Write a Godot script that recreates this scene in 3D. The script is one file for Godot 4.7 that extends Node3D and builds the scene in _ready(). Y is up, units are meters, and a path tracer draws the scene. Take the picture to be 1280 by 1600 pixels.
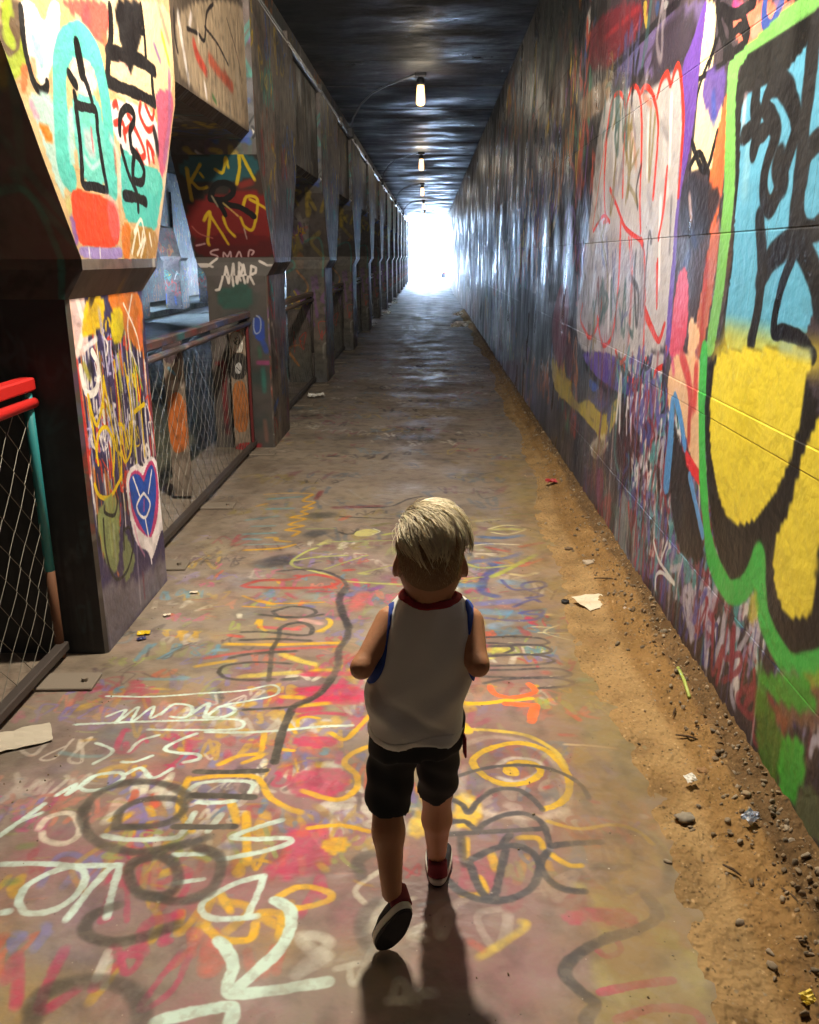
extends Node3D

# A graffiti-covered pedestrian tunnel: x to the right, y up, the tunnel runs towards -z. Distances along the tunnel are called d (z = -d).
const U := 0.005          # unit of the paint coordinates: 5 mm
const RIGHT := 0.95       # face of the right-hand wall
const BEAM := -1.2        # face of the beam on the left
const CEIL := 3.6
const PITCH := 3.62       # spacing of the pillars
const FIRST := 3.31       # first pillar in view
const LAMPS := [[3.1, -0.1], [11.5, -0.13], [19.8, -0.2], [27.9, -0.25], [36.0, -0.27], [44.0, -0.28]]
const END := 52.0

var used := {}
var M := {}
var TEX := {}


# ------------------------------------------------------------------ paint: an Image painted with spray strokes, in units of 5 mm
class Canvas:
	var im: Image
	var k: float
	var brushes := {}
	var rng := RandomNumberGenerator.new()

	func _init(w_m: float, h_m: float, ppm: float, base: String, seed_: int):
		im = Image.create_empty(int(round(w_m * ppm)), int(round(h_m * ppm)), false, Image.FORMAT_RGBA8)
		im.fill(Color(base))
		k = ppm * 0.005
		rng.seed = seed_

	func brush(hex: String, r: float, soft: float, a: float) -> Image:
		var rq := maxf(0.7, r)
		rq = round(rq * 4.0) / 4.0 if rq < 8.0 else round(rq)
		var key := "%s %s %s %s" % [hex, rq, snappedf(soft, 0.05), snappedf(a, 0.01)]
		if brushes.has(key):
			return brushes[key]
		var size := int(ceil(rq * 2.0)) + 1
		var n: int = mini(size, 48)
		var b := Image.create_empty(n, n, false, Image.FORMAT_RGBA8)
		var c := Color(hex)
		var mid := (n - 1) * 0.5
		var rr := rq * n / size
		for y in n:
			for x in n:
				var d := Vector2(x - mid, y - mid).length() / rr
				var e := clampf((1.0 - d) / maxf(soft, 0.5 / rr), 0.0, 1.0)
				e = e * e * (3.0 - 2.0 * e)
				if soft > 0.3:
					e *= 1.0 - rng.randf() * soft * 0.55
				c.a = a * e
				b.set_pixel(x, y, c)
		if n != size:
			b.resize(size, size, Image.INTERPOLATE_BILINEAR)
		if brushes.size() > 500:
			brushes.clear()
		brushes[key] = b
		return b

	func stamp(b: Image, x: float, y: float) -> void:
		var s := b.get_width()
		im.blend_rect(b, Rect2i(0, 0, s, s), Vector2i(int(round(x - s * 0.5)), int(round(y - s * 0.5))))

	func curve(p: Array) -> PackedVector2Array:
		var q := PackedVector2Array()
		for i in range(0, p.size(), 2):
			q.append(Vector2(p[i], p[i + 1]) * k)
		if q.size() < 3:
			return q
		var o := PackedVector2Array()
		for i in q.size() - 1:
			var a := q[maxi(i - 1, 0)]
			var b := q[i]
			var c := q[i + 1]
			var d := q[mini(i + 2, q.size() - 1)]
			for t in 10:
				o.append(b.cubic_interpolate(c, a, d, t / 10.0))
		o.append(q[q.size() - 1])
		return o

	# a spray stroke
	func s(hex: String, w: float, p: Array, soft := 0.35, al := 1.0) -> void:
		var q := curve(p)
		var r := maxf(w * k * 0.5, 0.8)
		var a := 1.0 if al > 0.96 else 1.0 - pow(1.0 - al, 0.22)
		var step := maxf(0.8, r * 0.32)
		var b := brush(hex, r, soft, a)
		var b2 := brush(hex, r * 1.12, soft, a)
		var halo := brush(hex, r * 2.1, 1.0, 0.06 * al)
		var left := 0.0
		var n := 0
		for i in q.size() - 1:
			var l := q[i].distance_to(q[i + 1])
			while left <= l and l > 0.0:
				var at := q[i].lerp(q[i + 1], left / l)
				if n % 4 == 0:
					stamp(halo, at.x, at.y)
				stamp(b2 if sin(n * 0.21) > 0.4 else b, at.x + rng.randf_range(-0.06, 0.06) * r, at.y + rng.randf_range(-0.06, 0.06) * r)
				left += step
				n += 1
			left -= l

	# a filled area with soft edges
	func f(hex: String, soft: float, p: Array, al := 1.0) -> void:
		var q := PackedVector2Array()
		for i in range(0, p.size(), 2):
			q.append(Vector2(p[i], p[i + 1]) * k)
		for turn in 2:
			var o := PackedVector2Array()
			for i in q.size():
				var nx := q[(i + 1) % q.size()]
				o.append(q[i].lerp(nx, 0.22))
				o.append(q[i].lerp(nx, 0.78))
			q = o
		var blur := maxf(1.0, soft * k * 0.7)
		var pad := int(blur * 2.0) + 2
		var lo := q[0]
		var hi := q[0]
		for v in q:
			lo = lo.min(v)
			hi = hi.max(v)
		var x0 := maxi(int(lo.x) - pad, -pad * 2)
		var y0 := maxi(int(lo.y) - pad, -pad * 2)
		var x1 := mini(int(hi.x) + pad, im.get_width() + pad * 2)
		var y1 := mini(int(hi.y) + pad, im.get_height() + pad * 2)
		if x1 - x0 < 2 or y1 - y0 < 2:
			return
		var t := Image.create_empty(x1 - x0, y1 - y0, false, Image.FORMAT_RGBA8)
		var c := Color(hex)
		t.fill(Color(c, 0.0))
		c.a = al
		for y in range(y0, y1):
			var xs: Array[float] = []
			for i in q.size():
				var a := q[i]
				var b := q[(i + 1) % q.size()]
				if (a.y <= y) != (b.y <= y):
					xs.append(a.x + (y - a.y) / (b.y - a.y) * (b.x - a.x))
			xs.sort()
			for i in range(0, xs.size() - 1, 2):
				var wob := rng.randf_range(-0.8, 0.8) + sin(y * 0.11 / k + x0) * 0.6 * k
				var xa := clampi(int(xs[i] + wob), x0, x1)
				var xb := clampi(int(xs[i + 1] + wob) + 1, x0, x1)
				if xb > xa:
					t.fill_rect(Rect2i(xa - x0, y - y0, xb - xa, 1), c)
		if blur > 1.2:
			var w := t.get_width()
			var h := t.get_height()
			t.resize(maxi(2, int(w / blur)), maxi(2, int(h / blur)), Image.INTERPOLATE_BILINEAR)
			t.resize(w, h, Image.INTERPOLATE_CUBIC)
		im.blend_rect(t, Rect2i(0, 0, t.get_width(), t.get_height()), Vector2i(x0, y0))

	func blobs(sd: int, cols: Array, x0: float, y0: float, x1: float, y1: float, n: int, r0: float, r1: float, al: float) -> void:
		rng.seed = sd
		for i in n:
			var r := rng.randf_range(r0, r1) * k
			var b := brush(cols[rng.randi() % cols.size()], snappedf(r, maxf(1.0, r1 * k * 0.2)), 0.95, al)
			var x := rng.randf_range(x0, x1) * k
			var y := rng.randf_range(y0, y1) * k
			for j in 3:
				stamp(b, x + rng.randf_range(-r, r), y + rng.randf_range(-r, r) * 0.6)

	func dabs(sd: int, cols: Array, x0: float, y0: float, x1: float, y1: float, n: int, l0: float, l1: float, w0: float, w1: float, al: float) -> void:
		rng.seed = sd
		for i in n:
			var x := rng.randf_range(x0, x1)
			var y := rng.randf_range(y0, y1)
			var l := rng.randf_range(l0, l1)
			var g := rng.randf_range(-0.5, 0.5)
			s(cols[rng.randi() % cols.size()], rng.randf_range(w0, w1) * (1.0 if l < 6 else 1.6), [x, y, x + l * 0.5, y + l * g * 0.5 + rng.randf_range(-1, 1), x + l, y + l * g], 0.6, al)

	func streaks(sd: int, cols: Array, x0: float, y0: float, x1: float, y1: float, n: int, w0: float, w1: float, l0: float, l1: float, al: float) -> void:
		rng.seed = sd
		for i in n:
			var x := rng.randf_range(x0, x1)
			var y := rng.randf_range(y0, y1)
			var l := rng.randf_range(l0, l1)
			var w := rng.randf_range(w0, w1) * rng.randf_range(0.5, 1.0)
			s(cols[rng.randi() % cols.size()], w, [x, y, x + rng.randf_range(-1.5, 1.5), y + l * 0.5, x + rng.randf_range(-2, 2), y + l], 0.5, al)

	# loose loops and letters, the way tags look from afar
	func tags(sd: int, cols: Array, x0: float, y0: float, x1: float, y1: float, n: int, size: float, w: float, al: float) -> void:
		rng.seed = sd
		for i in n:
			var x := rng.randf_range(x0, x1)
			var y := rng.randf_range(y0, y1)
			var hex: String = cols[rng.randi() % cols.size()]
			var z := size * rng.randf_range(0.6, 1.4)
			for letter in rng.randi_range(1, 4):
				var p := []
				for j in rng.randi_range(3, 7):
					p.append(x + rng.randf_range(0, z * 0.7))
					p.append(y + rng.randf_range(-z, z) * 0.7)
				s(hex, w * rng.randf_range(0.6, 1.3), p, 0.4, al)
				x += z * 0.75

	func flakes(sd: int, cols: Array, n: int, r0: float, r1: float) -> void:
		rng.seed = sd
		for i in n:
			stamp(brush(cols[rng.randi() % cols.size()], maxf(0.7, rng.randf_range(r0, r1) * k * rng.randf()), 0.5, 0.8), rng.randf() * im.get_width(), rng.randf() * im.get_height())

	func dust(sd: int, hex: String, p: Array, w: float, al: float) -> void:
		rng.seed = sd
		var q := curve(p)
		for i in q.size():
			for j in 26:
				var r := w * k * rng.randf_range(0.06, 0.45)
				stamp(brush(hex, snappedf(r, 3.0), 1.0, al * 0.22), q[i].x + rng.randfn(0.0, 0.38) * w * k, q[i].y + rng.randf_range(-0.8, 0.8) * w * k)

	# blotchy dirt, laid in patches of real size that carry on from sheet to sheet
	func grime(sd: int, hex: String, al: float, from := 0.0, sizes := [2.6, 0.9], sharp := 2.6) -> void:
		for pass_ in 2:
			var nz := FastNoiseLite.new()
			nz.seed = 7 + pass_ + int(sharp * 10.0)
			nz.frequency = [0.012, 0.028][pass_]
			nz.fractal_octaves = 6
			var g := nz.get_seamless_image(256, 256)
			var data := g.get_data()
			var t := Image.create_empty(256, 256, false, Image.FORMAT_RGBA8)
			var c := Color(hex)
			for i in 65536:
				c.a = clampf((data[i] / 255.0 - 0.5) * sharp, 0.0, 1.0) * al * [0.7, 0.6][pass_]
				t.set_pixel(i & 255, i >> 8, c)
			var size := int(sizes[pass_] / 0.005 * k)
			t.resize(size, size, Image.INTERPOLATE_CUBIC)
			var y := -int(fposmod(from / 0.005 * k, size))
			while y < im.get_height():
				var x := 0
				while x < im.get_width():
					im.blend_rect(t, Rect2i(0, 0, size, size), Vector2i(x, y))
					x += size
				y += size

	# broad patches of wear on the walkway, the same on every sheet of it; from: where the sheet starts
	func wear(from: float) -> void:
		rng.seed = 500
		var cols := ["6f5a52", "8a7a6c", "6b5f66", "94826f", "5d5652", "7d6a6a"]
		for i in 700:
			var d := rng.randf_range(0.0, 60.0)
			var x := rng.randf_range(-20, 560)
			var r := rng.randf_range(15, 80)
			var hex: String = cols[rng.randi() % 6]
			var q := Vector2(x, (d - from) / 0.005)
			if q.y > -120 and q.y < im.get_height() / k + 120:
				var b := brush(hex, snappedf(r * k, 6.0), 0.95, 0.16)
				stamp(b, q.x * k, q.y * k)
				stamp(b, (q.x + r * 0.8) * k, (q.y + r * 0.3) * k)

	func tex() -> ImageTexture:
		im.convert(Image.FORMAT_RGB8)
		return ImageTexture.create_from_image(im)


# ------------------------------------------------------------------ meshes
class Mesher:
	var st := SurfaceTool.new()

	func _init(smooth := false):
		st.begin(Mesh.PRIMITIVE_TRIANGLES)
		st.set_smooth_group(0 if smooth else 4294967295)

	func tri(a: Vector3, b: Vector3, c: Vector3, ua := Vector2.ZERO, ub := Vector2.ZERO, uc := Vector2.ZERO) -> void:   # counterclockwise seen from outside
		st.set_uv(ua)
		st.add_vertex(a)
		st.set_uv(uc)
		st.add_vertex(c)
		st.set_uv(ub)
		st.add_vertex(b)

	func quad(a: Vector3, b: Vector3, c: Vector3, d: Vector3, uv := []) -> void:
		if uv.is_empty():
			uv = [Vector2(0, 0), Vector2(1, 0), Vector2(1, 1), Vector2(0, 1)]
		tri(a, b, c, uv[0], uv[1], uv[2])
		tri(a, c, d, uv[0], uv[2], uv[3])

	# a box with chamfered edges
	func box(at: Vector3, size: Vector3, turn := Basis.IDENTITY, ch := 0.004) -> void:
		var h := size * 0.5
		ch = minf(ch, minf(h.x, minf(h.y, h.z)) * 0.5)
		var pt := func(sx: float, sy: float, sz: float, ax: int) -> Vector3:
			var v := Vector3(sx * (h.x - (0.0 if ax == 0 else ch)), sy * (h.y - (0.0 if ax == 1 else ch)), sz * (h.z - (0.0 if ax == 2 else ch)))
			return at + turn * v
		for s in [-1.0, 1.0]:
			face([pt.call(s, -1, -1, 0), pt.call(s, 1, -1, 0), pt.call(s, 1, 1, 0), pt.call(s, -1, 1, 0)], at)
			face([pt.call(-1, s, -1, 1), pt.call(1, s, -1, 1), pt.call(1, s, 1, 1), pt.call(-1, s, 1, 1)], at)
			face([pt.call(-1, -1, s, 2), pt.call(1, -1, s, 2), pt.call(1, 1, s, 2), pt.call(-1, 1, s, 2)], at)
			for q in [-1.0, 1.0]:
				face([pt.call(s, q, -1, 0), pt.call(s, q, -1, 1), pt.call(s, q, 1, 1), pt.call(s, q, 1, 0)], at)
				face([pt.call(s, -1, q, 0), pt.call(s, -1, q, 2), pt.call(s, 1, q, 2), pt.call(s, 1, q, 0)], at)
				face([pt.call(-1, s, q, 1), pt.call(-1, s, q, 2), pt.call(1, s, q, 2), pt.call(1, s, q, 1)], at)
				for r in [-1.0, 1.0]:
					face([pt.call(s, q, r, 0), pt.call(s, q, r, 1), pt.call(s, q, r, 2)], at)

	# a flat convex face turned away from an inner point
	func face(p: Array, inner: Vector3) -> void:
		var n: Vector3 = (p[1] - p[0]).cross(p[2] - p[0])
		if n.dot(p[0] - inner) < 0.0:
			p.reverse()
		for i in range(1, p.size() - 1):
			tri(p[0], p[i], p[i + 1])

	func tube(path: Array, r: Variant, sides := 8, caps := true) -> void:
		var rings := []
		var up := Vector3.UP
		for i in path.size():
			var t: Vector3 = (path[mini(i + 1, path.size() - 1)] - path[maxi(i - 1, 0)]).normalized()
			if absf(t.dot(up)) > 0.95:
				up = Vector3.RIGHT if absf(t.x) < 0.9 else Vector3.BACK
			var a := t.cross(up).normalized()
			var b := a.cross(t).normalized()
			up = b
			var rr: float = r[i] if r is Array else r
			var ring := []
			for k in sides:
				var w := TAU * k / sides
				ring.append(path[i] + (a * cos(w) + b * sin(w)) * rr)
			rings.append(ring)
		for i in rings.size() - 1:
			for k in sides:
				var k2: int = (k + 1) % sides
				quad(rings[i][k], rings[i + 1][k], rings[i + 1][k2], rings[i][k2])
		if caps:
			for k in range(1, sides - 1):
				tri(rings[0][0], rings[0][k], rings[0][k + 1])
				var e: Array = rings[-1]
				tri(e[0], e[k + 1], e[k])

	# rings of equal size joined up, closed at both ends
	func loft(rings: Array) -> void:
		var n: int = rings[0].size()
		for i in rings.size() - 1:
			for k in n:
				var k2: int = (k + 1) % n
				quad(rings[i][k], rings[i][k2], rings[i + 1][k2], rings[i + 1][k])
		for e in [0, rings.size() - 1]:
			var mid := Vector3.ZERO
			for v in rings[e]:
				mid += v
			mid /= n
			for k in n:
				if e == 0:
					tri(mid, rings[e][(k + 1) % n], rings[e][k])
				else:
					tri(mid, rings[e][k], rings[e][(k + 1) % n])

	func lathe(at: Vector3, prof: Array, sides := 16) -> void:     # prof: [radius, height] pairs from the bottom up
		var rings := []
		for p in prof:
			var ring := []
			for k in sides:
				var w := -TAU * k / sides
				ring.append(at + Vector3(cos(w) * p[0], p[1], sin(w) * p[0]))
			rings.append(ring)
		loft(rings)

	func into(mesh: ArrayMesh, mat: Material) -> ArrayMesh:
		st.generate_normals()
		var n := mesh.get_surface_count()
		st.commit(mesh)
		mesh.surface_set_material(n, mat)
		return mesh

	func done(mat: Material) -> ArrayMesh:
		return into(ArrayMesh.new(), mat)


# a smooth surface from a distance field, by surface nets; only blocks near the surface are looked at
class Nets:
	var V := PackedVector3Array()
	var I := PackedInt32Array()

	func add(f: Callable, lo: Vector3, hi: Vector3, c: float) -> void:
		var bx := int(ceil((hi.x - lo.x) / c / 4.0))
		var by := int(ceil((hi.y - lo.y) / c / 4.0))
		var bz := int(ceil((hi.z - lo.z) / c / 4.0))
		var nx := bx * 4 + 1
		var ny := by * 4 + 1
		var nz := bz * 4 + 1
		var vals := PackedFloat32Array()
		vals.resize(nx * ny * nz)
		vals.fill(1e9)
		var live := []
		for k in bz:
			for j in by:
				for i in bx:
					var v: float = f.call(lo + Vector3(i * 4 + 2, j * 4 + 2, k * 4 + 2) * c)
					if absf(v) > c * 5.5:
						continue
					live.append(Vector3i(i, j, k))
					for z in 5:
						for y in 5:
							for x in 5:
								var q := (i * 4 + x) + nx * ((j * 4 + y) + ny * (k * 4 + z))
								if vals[q] > 1e8:
									vals[q] = f.call(lo + Vector3(i * 4 + x, j * 4 + y, k * 4 + z) * c)
		var at := {}
		var dx := 1
		var dy := nx
		var dz := nx * ny
		var off := PackedInt32Array([0, dx, dy, dx + dy, dz, dx + dz, dy + dz, dx + dy + dz])
		var edges := [[0, 1], [2, 3], [4, 5], [6, 7], [0, 2], [1, 3], [4, 6], [5, 7], [0, 4], [1, 5], [2, 6], [3, 7]]
		var corner: Array[Vector3] = []
		for n in 8:
			corner.append(Vector3(n & 1, (n >> 1) & 1, n >> 2))
		for b in live:
			for z in 4:
				for y in 4:
					for x in 4:
						var gi: int = b.x * 4 + x
						var gj: int = b.y * 4 + y
						var gk: int = b.z * 4 + z
						var q := gi + nx * (gj + ny * gk)
						var inside := 0
						for n in 8:
							if vals[q + off[n]] < 0.0:
								inside += 1
						if inside == 0 or inside == 8:
							continue
						var sum := Vector3.ZERO
						var cnt := 0
						for e in edges:
							var a := vals[q + off[e[0]]]
							var d := vals[q + off[e[1]]]
							if (a < 0.0) != (d < 0.0):
								sum += corner[e[0]].lerp(corner[e[1]], a / (a - d))
								cnt += 1
						at[q] = V.size()
						V.append(lo + (Vector3(gi, gj, gk) + sum / cnt) * c)
		for q in at:
			var s := vals[q] < 0.0
			for ax in 3:
				var d1: int = [dx, dy, dz][ax]
				var d2: int = [dy, dz, dx][ax]
				var d3: int = [dz, dx, dy][ax]
				if s == (vals[q + d1] < 0.0):
					continue
				if not (at.has(q - d2) and at.has(q - d3) and at.has(q - d2 - d3)):
					continue
				var a: int = at[q]
				var b2: int = at[q - d2]
				var c2: int = at[q - d2 - d3]
				var e2: int = at[q - d3]
				if s:
					I.append_array([a, c2, b2, a, e2, c2])
				else:
					I.append_array([a, b2, c2, a, c2, e2])

	func done(mat: Material) -> ArrayMesh:
		var N := PackedVector3Array()
		N.resize(V.size())
		for t in range(0, I.size(), 3):
			var a := V[I[t]]
			var n := (V[I[t + 2]] - a).cross(V[I[t + 1]] - a)
			for j in 3:
				N[I[t + j]] += n
		for i in N.size():
			N[i] = N[i].normalized()
		var arr := []
		arr.resize(Mesh.ARRAY_MAX)
		arr[Mesh.ARRAY_VERTEX] = V
		arr[Mesh.ARRAY_NORMAL] = N
		arr[Mesh.ARRAY_INDEX] = I
		var m := ArrayMesh.new()
		m.add_surface_from_arrays(Mesh.PRIMITIVE_TRIANGLES, arr)
		m.surface_set_material(0, mat)
		return m


# ------------------------------------------------------------------ naming
func numbered(called: String) -> String:
	var n: int = used.get(called, 0)
	used[called] = n + 1
	return called if n == 0 else "%s_%03d" % [called, n]


func meta(o: Node, label: String, category: String, group := "") -> Node:
	o.set_meta("label", label)
	o.set_meta("category", category)
	if group:
		o.set_meta("group", group)
	return o


func thing(called: String, label: String, category: String, at := Vector3.ZERO, group := "") -> Node3D:
	var o := Node3D.new()
	o.name = numbered(called)
	o.position = at
	add_child(o)
	meta(o, label, category, group)
	return o


func part(called: String, mesh: Mesh, parent: Node, label := "") -> MeshInstance3D:
	var o := MeshInstance3D.new()
	var n := 0
	var nm := called
	while parent.has_node(NodePath(nm)):
		n += 1
		nm = "%s_%03d" % [called, n]
	o.name = nm
	o.mesh = mesh
	parent.add_child(o)
	if label:
		o.set_meta("label", label)
	return o


func single(called: String, mesh: Mesh, label: String, category: String, at := Vector3.ZERO, group := "") -> MeshInstance3D:
	var o := MeshInstance3D.new()
	o.name = numbered(called)
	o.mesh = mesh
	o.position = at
	add_child(o)
	meta(o, label, category, group)
	return o


func setting(called: String, mesh: Mesh, kind := "structure") -> MeshInstance3D:
	var o := MeshInstance3D.new()
	o.name = numbered(called)
	o.mesh = mesh
	add_child(o)
	o.set_meta("kind", kind)
	return o


func copy(proto: Node3D, called: String, label: String, shift: Vector3) -> Node3D:
	var c: Node3D = proto.duplicate()
	c.name = numbered(called)
	add_child(c)
	c.position = proto.position + shift
	c.set_meta("label", label)
	return c


# ------------------------------------------------------------------ materials
func noise_image(w: int, h: int, freq: float, sd: int, oct := 4, stretch := Vector2.ONE) -> Image:
	var nz := FastNoiseLite.new()
	nz.seed = sd
	nz.frequency = freq
	nz.fractal_octaves = oct
	var im := nz.get_image(maxi(8, int(w / stretch.x)), maxi(8, int(h / stretch.y)), false, false, true)
	if stretch != Vector2.ONE:
		im.resize(w, h, Image.INTERPOLATE_CUBIC)
	return im


func rough_image(w: int, h: int, freq: float, sd: int, lo: float, hi: float, stretch := Vector2.ONE) -> ImageTexture:
	var im := noise_image(w / 2, h / 2, freq, sd, 5, stretch)
	var d := im.get_data()
	for i in d.size():
		d[i] = int(lerpf(lo, hi, d[i] / 255.0) * 255.0)
	return ImageTexture.create_from_image(Image.create_from_data(im.get_width(), im.get_height(), false, Image.FORMAT_L8, d))


func surf(tex: Texture2D, rough: float, bump: Texture2D = null, cm := 0.0, rtex: Texture2D = null, spec := 0.5) -> StandardMaterial3D:
	var m := StandardMaterial3D.new()
	if tex:
		m.albedo_texture = tex
	m.roughness = rough
	m.metallic_specular = spec
	if rtex:
		m.roughness = 1.0
		m.roughness_texture = rtex
	if bump:
		m.heightmap_enabled = true
		m.heightmap_texture = bump
		m.heightmap_scale = cm
	return m


func flat(hex: String, rough := 0.7, metal := 0.0, spec := 0.5) -> StandardMaterial3D:
	var m := StandardMaterial3D.new()
	m.albedo_color = Color(hex)
	m.roughness = rough
	m.metallic = metal
	m.metallic_specular = spec
	return m


func tri(tex: Texture2D, scale_: float, rough: float, bump: Texture2D = null, cm := 0.0, world := true, tint := "ffffff") -> StandardMaterial3D:
	var m := surf(tex, rough, bump, cm)
	m.albedo_color = Color(tint)
	m.uv1_triplanar = true
	m.uv1_world_triplanar = world
	m.uv1_scale = Vector3.ONE * scale_
	return m


func _ready():
	# ---- camera
	var cam := Camera3D.new()
	cam.name = "camera"
	cam.fov = rad_to_deg(2.0 * atan(800.0 / 1320.0))
	cam.position = Vector3(0, 1.45, 0)
	cam.rotation_degrees = Vector3(-16.858, 1.329, 0)
	cam.near = 0.05
	cam.far = 400.0
	add_child(cam)
	cam.current = true
	# ---- sky, exposure
	var env := Environment.new()
	env.tonemap_mode = Environment.TONE_MAPPER_LINEAR
	env.tonemap_exposure = 5.2
	env.background_mode = Environment.BG_SKY
	var sky := Sky.new()
	var sm := ProceduralSkyMaterial.new()
	sm.sky_top_color = Color(0.55, 0.68, 0.86)
	sm.sky_horizon_color = Color(0.87, 0.92, 0.97)
	sm.sky_curve = 0.12
	sm.ground_bottom_color = Color(0.4, 0.4, 0.4)
	sm.ground_horizon_color = Color(0.7, 0.75, 0.8)
	sm.sky_energy_multiplier = 4.2
	sky.sky_material = sm
	env.sky = sky
	env.background_energy_multiplier = 1.0
	env.sdfgi_enabled = true
	env.ssao_enabled = true
	env.ssil_enabled = true
	env.fog_enabled = true
	env.fog_density = 0.0008
	env.fog_light_color = Color(0.86, 0.93, 1.0)
	var we := WorldEnvironment.new()
	we.name = "world_environment"
	we.environment = env
	add_child(we)
	# ---- sun
	var sun := DirectionalLight3D.new()
	sun.name = "sun"
	sun.light_energy = 1.3
	sun.light_color = Color(1.0, 0.96, 0.9)
	sun.light_angular_distance = 0.5
	sun.rotation_degrees = Vector3(-58, -62, 0)
	sun.shadow_enabled = true
	add_child(sun)
	make_materials()
	build_tunnel()
	build_pillars()
	build_road_side()
	build_outside()
	build_fences()
	build_lamps()
	build_conduit()
	build_child()
	build_dirt()
	build_litter()


func make_canvas(name_: String, w: float, h: float, ppm: float, base: String, sd: int) -> Canvas:
	var c := Canvas.new(w, h, ppm, base, sd)
	TEX[name_] = c
	return c


func make_materials():
	var c := make_canvas("floor_near", 2.75, 5.12, 400.0, "8e8172", 1)
	c.wear(1.0)
	paint_floor_near(c)
	M.floor_near = surf(c.tex(), 0.6, ImageTexture.create_from_image(noise_image(1100, 2048, 0.03, 5, 6, Vector2(1.6, 1.0))), 0.45, rough_image(1100, 2048, 0.012, 6, 0.3, 0.85), 0.4)
	c = make_canvas("floor_mid", 2.75, 10.24, 160.0, "8e8172", 2)
	c.wear(6.12)
	paint_floor_mid(c)
	var fb := ImageTexture.create_from_image(noise_image(550, 2048, 0.022, 7, 6, Vector2(2.0, 1.0)))
	M.floor_mid = surf(c.tex(), 0.5, fb, 0.5, rough_image(440, 1638, 0.02, 8, 0.36, 0.95), 0.4)
	c = make_canvas("floor_far", 2.75, 12.0, 60.0, "8e8172", 3)
	c.wear(16.36)
	c.blobs(5, ["5c544c", "6a5f55"], 0, 0, 550, 2400, 60, 20, 110, 0.14)
	c.dabs(6, ["8d8478", "6a4a44", "40383a", "90897c"], 60, 0, 480, 2400, 160, 6, 30, 1.0, 3.0, 0.3)
	c.grime(7, "2a2420", 0.5, 16.36)
	M.floor_far = surf(c.tex(), 0.5, fb, 0.8, rough_image(330, 1440, 0.03, 9, 0.34, 0.9), 0.4)
	# right wall
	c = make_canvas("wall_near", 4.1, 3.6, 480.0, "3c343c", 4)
	paint_wall_near(c)
	M.wall_near = surf(c.tex(), 0.5, ImageTexture.create_from_image(noise_image(1968, 1728, 0.04, 10, 6)), 0.26, rough_image(1968, 1728, 0.012, 11, 0.24, 0.66, Vector2(1, 2)), 0.5)
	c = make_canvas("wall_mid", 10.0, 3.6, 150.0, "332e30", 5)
	paint_wall_mid(c)
	var wb := ImageTexture.create_from_image(noise_image(1500, 540, 0.11, 12, 4, Vector2(1.0, 2.0)))
	var wr := rough_image(1500, 540, 0.025, 13, 0.14, 0.8, Vector2(1, 2))
	M.wall_mid = surf(c.tex(), 0.4, wb, 0.5, wr, 0.5)
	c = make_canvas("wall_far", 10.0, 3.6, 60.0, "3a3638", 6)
	c.blobs(1, ["3b3a42", "4a443f", "2c2b33", "54504f"], 0, 0, 2000, 720, 160, 30, 110, 0.25)
	c.streaks(2, ["17161a", "6b6468", "2b3038", "8a8488", "3d3a58", "7c8ca0"], 0, 60, 2000, 700, 500, 4, 14, 80, 460, 0.4)
	c.tags(3, ["9a8a3a", "7a3f36", "8a5a3a", "4f6f90", "a8a4a8", "5a4a70", "17161a", "3f5a50"], 0, 100, 2000, 680, 110, 110, 18, 0.6)
	c.tags(4, ["17161a", "b8b4b0", "2c3a5a"], 0, 100, 2000, 680, 60, 80, 10, 0.7)
	M.wall_far = surf(c.tex(), 0.35, wb, 0.5, wr, 0.3)
	# left
	c = make_canvas("head_face", 1.78, 1.68, 600.0, "d0ae7c", 7)
	paint_head_face(c)
	M.head_face = surf(c.tex(), 0.55, ImageTexture.create_from_image(noise_image(1068, 1008, 0.03, 14, 5)), 0.35, rough_image(1068, 1008, 0.012, 15, 0.35, 0.8), 0.4)
	M.head_face.albedo_color = Color(0.84, 0.84, 0.84)
	c = make_canvas("shaft_face", 0.77, 1.31, 600.0, "3a335a", 8)
	paint_shaft_face(c)
	M.shaft_face = surf(c.tex(), 0.5, ImageTexture.create_from_image(noise_image(462, 786, 0.03, 16, 5)), 0.3)
	c = make_canvas("beam_face", 8.0, 0.94, 200.0, "4f453c", 9)
	paint_beam_face(c)
	var bb := ImageTexture.create_from_image(noise_image(1600, 188, 0.07, 17, 4, Vector2(1, 4)))
	M.beam_face = surf(c.tex(), 0.5, bb, 0.6, rough_image(1600, 188, 0.03, 18, 0.35, 0.85, Vector2(1, 2)), 0.35)
	c = make_canvas("soffit_face", 0.58, 0.74, 400.0, "3a2c28", 10)
	paint_soffit_face(c)
	M.soffit_face = surf(c.tex(), 0.6)
	c = make_canvas("second_shaft", 0.455, 1.44, 400.0, "484340", 11)
	paint_second_shaft(c)
	M.second_shaft = surf(c.tex(), 0.55)
	M.second_shaft.texture_repeat = false
	# graffiti of everything farther off
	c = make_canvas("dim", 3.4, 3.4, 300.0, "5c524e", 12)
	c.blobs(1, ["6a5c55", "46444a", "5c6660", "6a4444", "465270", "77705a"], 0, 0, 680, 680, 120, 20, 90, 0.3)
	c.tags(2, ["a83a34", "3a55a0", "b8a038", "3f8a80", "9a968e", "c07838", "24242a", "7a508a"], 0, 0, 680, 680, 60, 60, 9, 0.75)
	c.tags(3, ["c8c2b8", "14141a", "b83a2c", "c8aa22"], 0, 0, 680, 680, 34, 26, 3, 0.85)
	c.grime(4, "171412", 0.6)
	var dim := c.tex()
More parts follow.
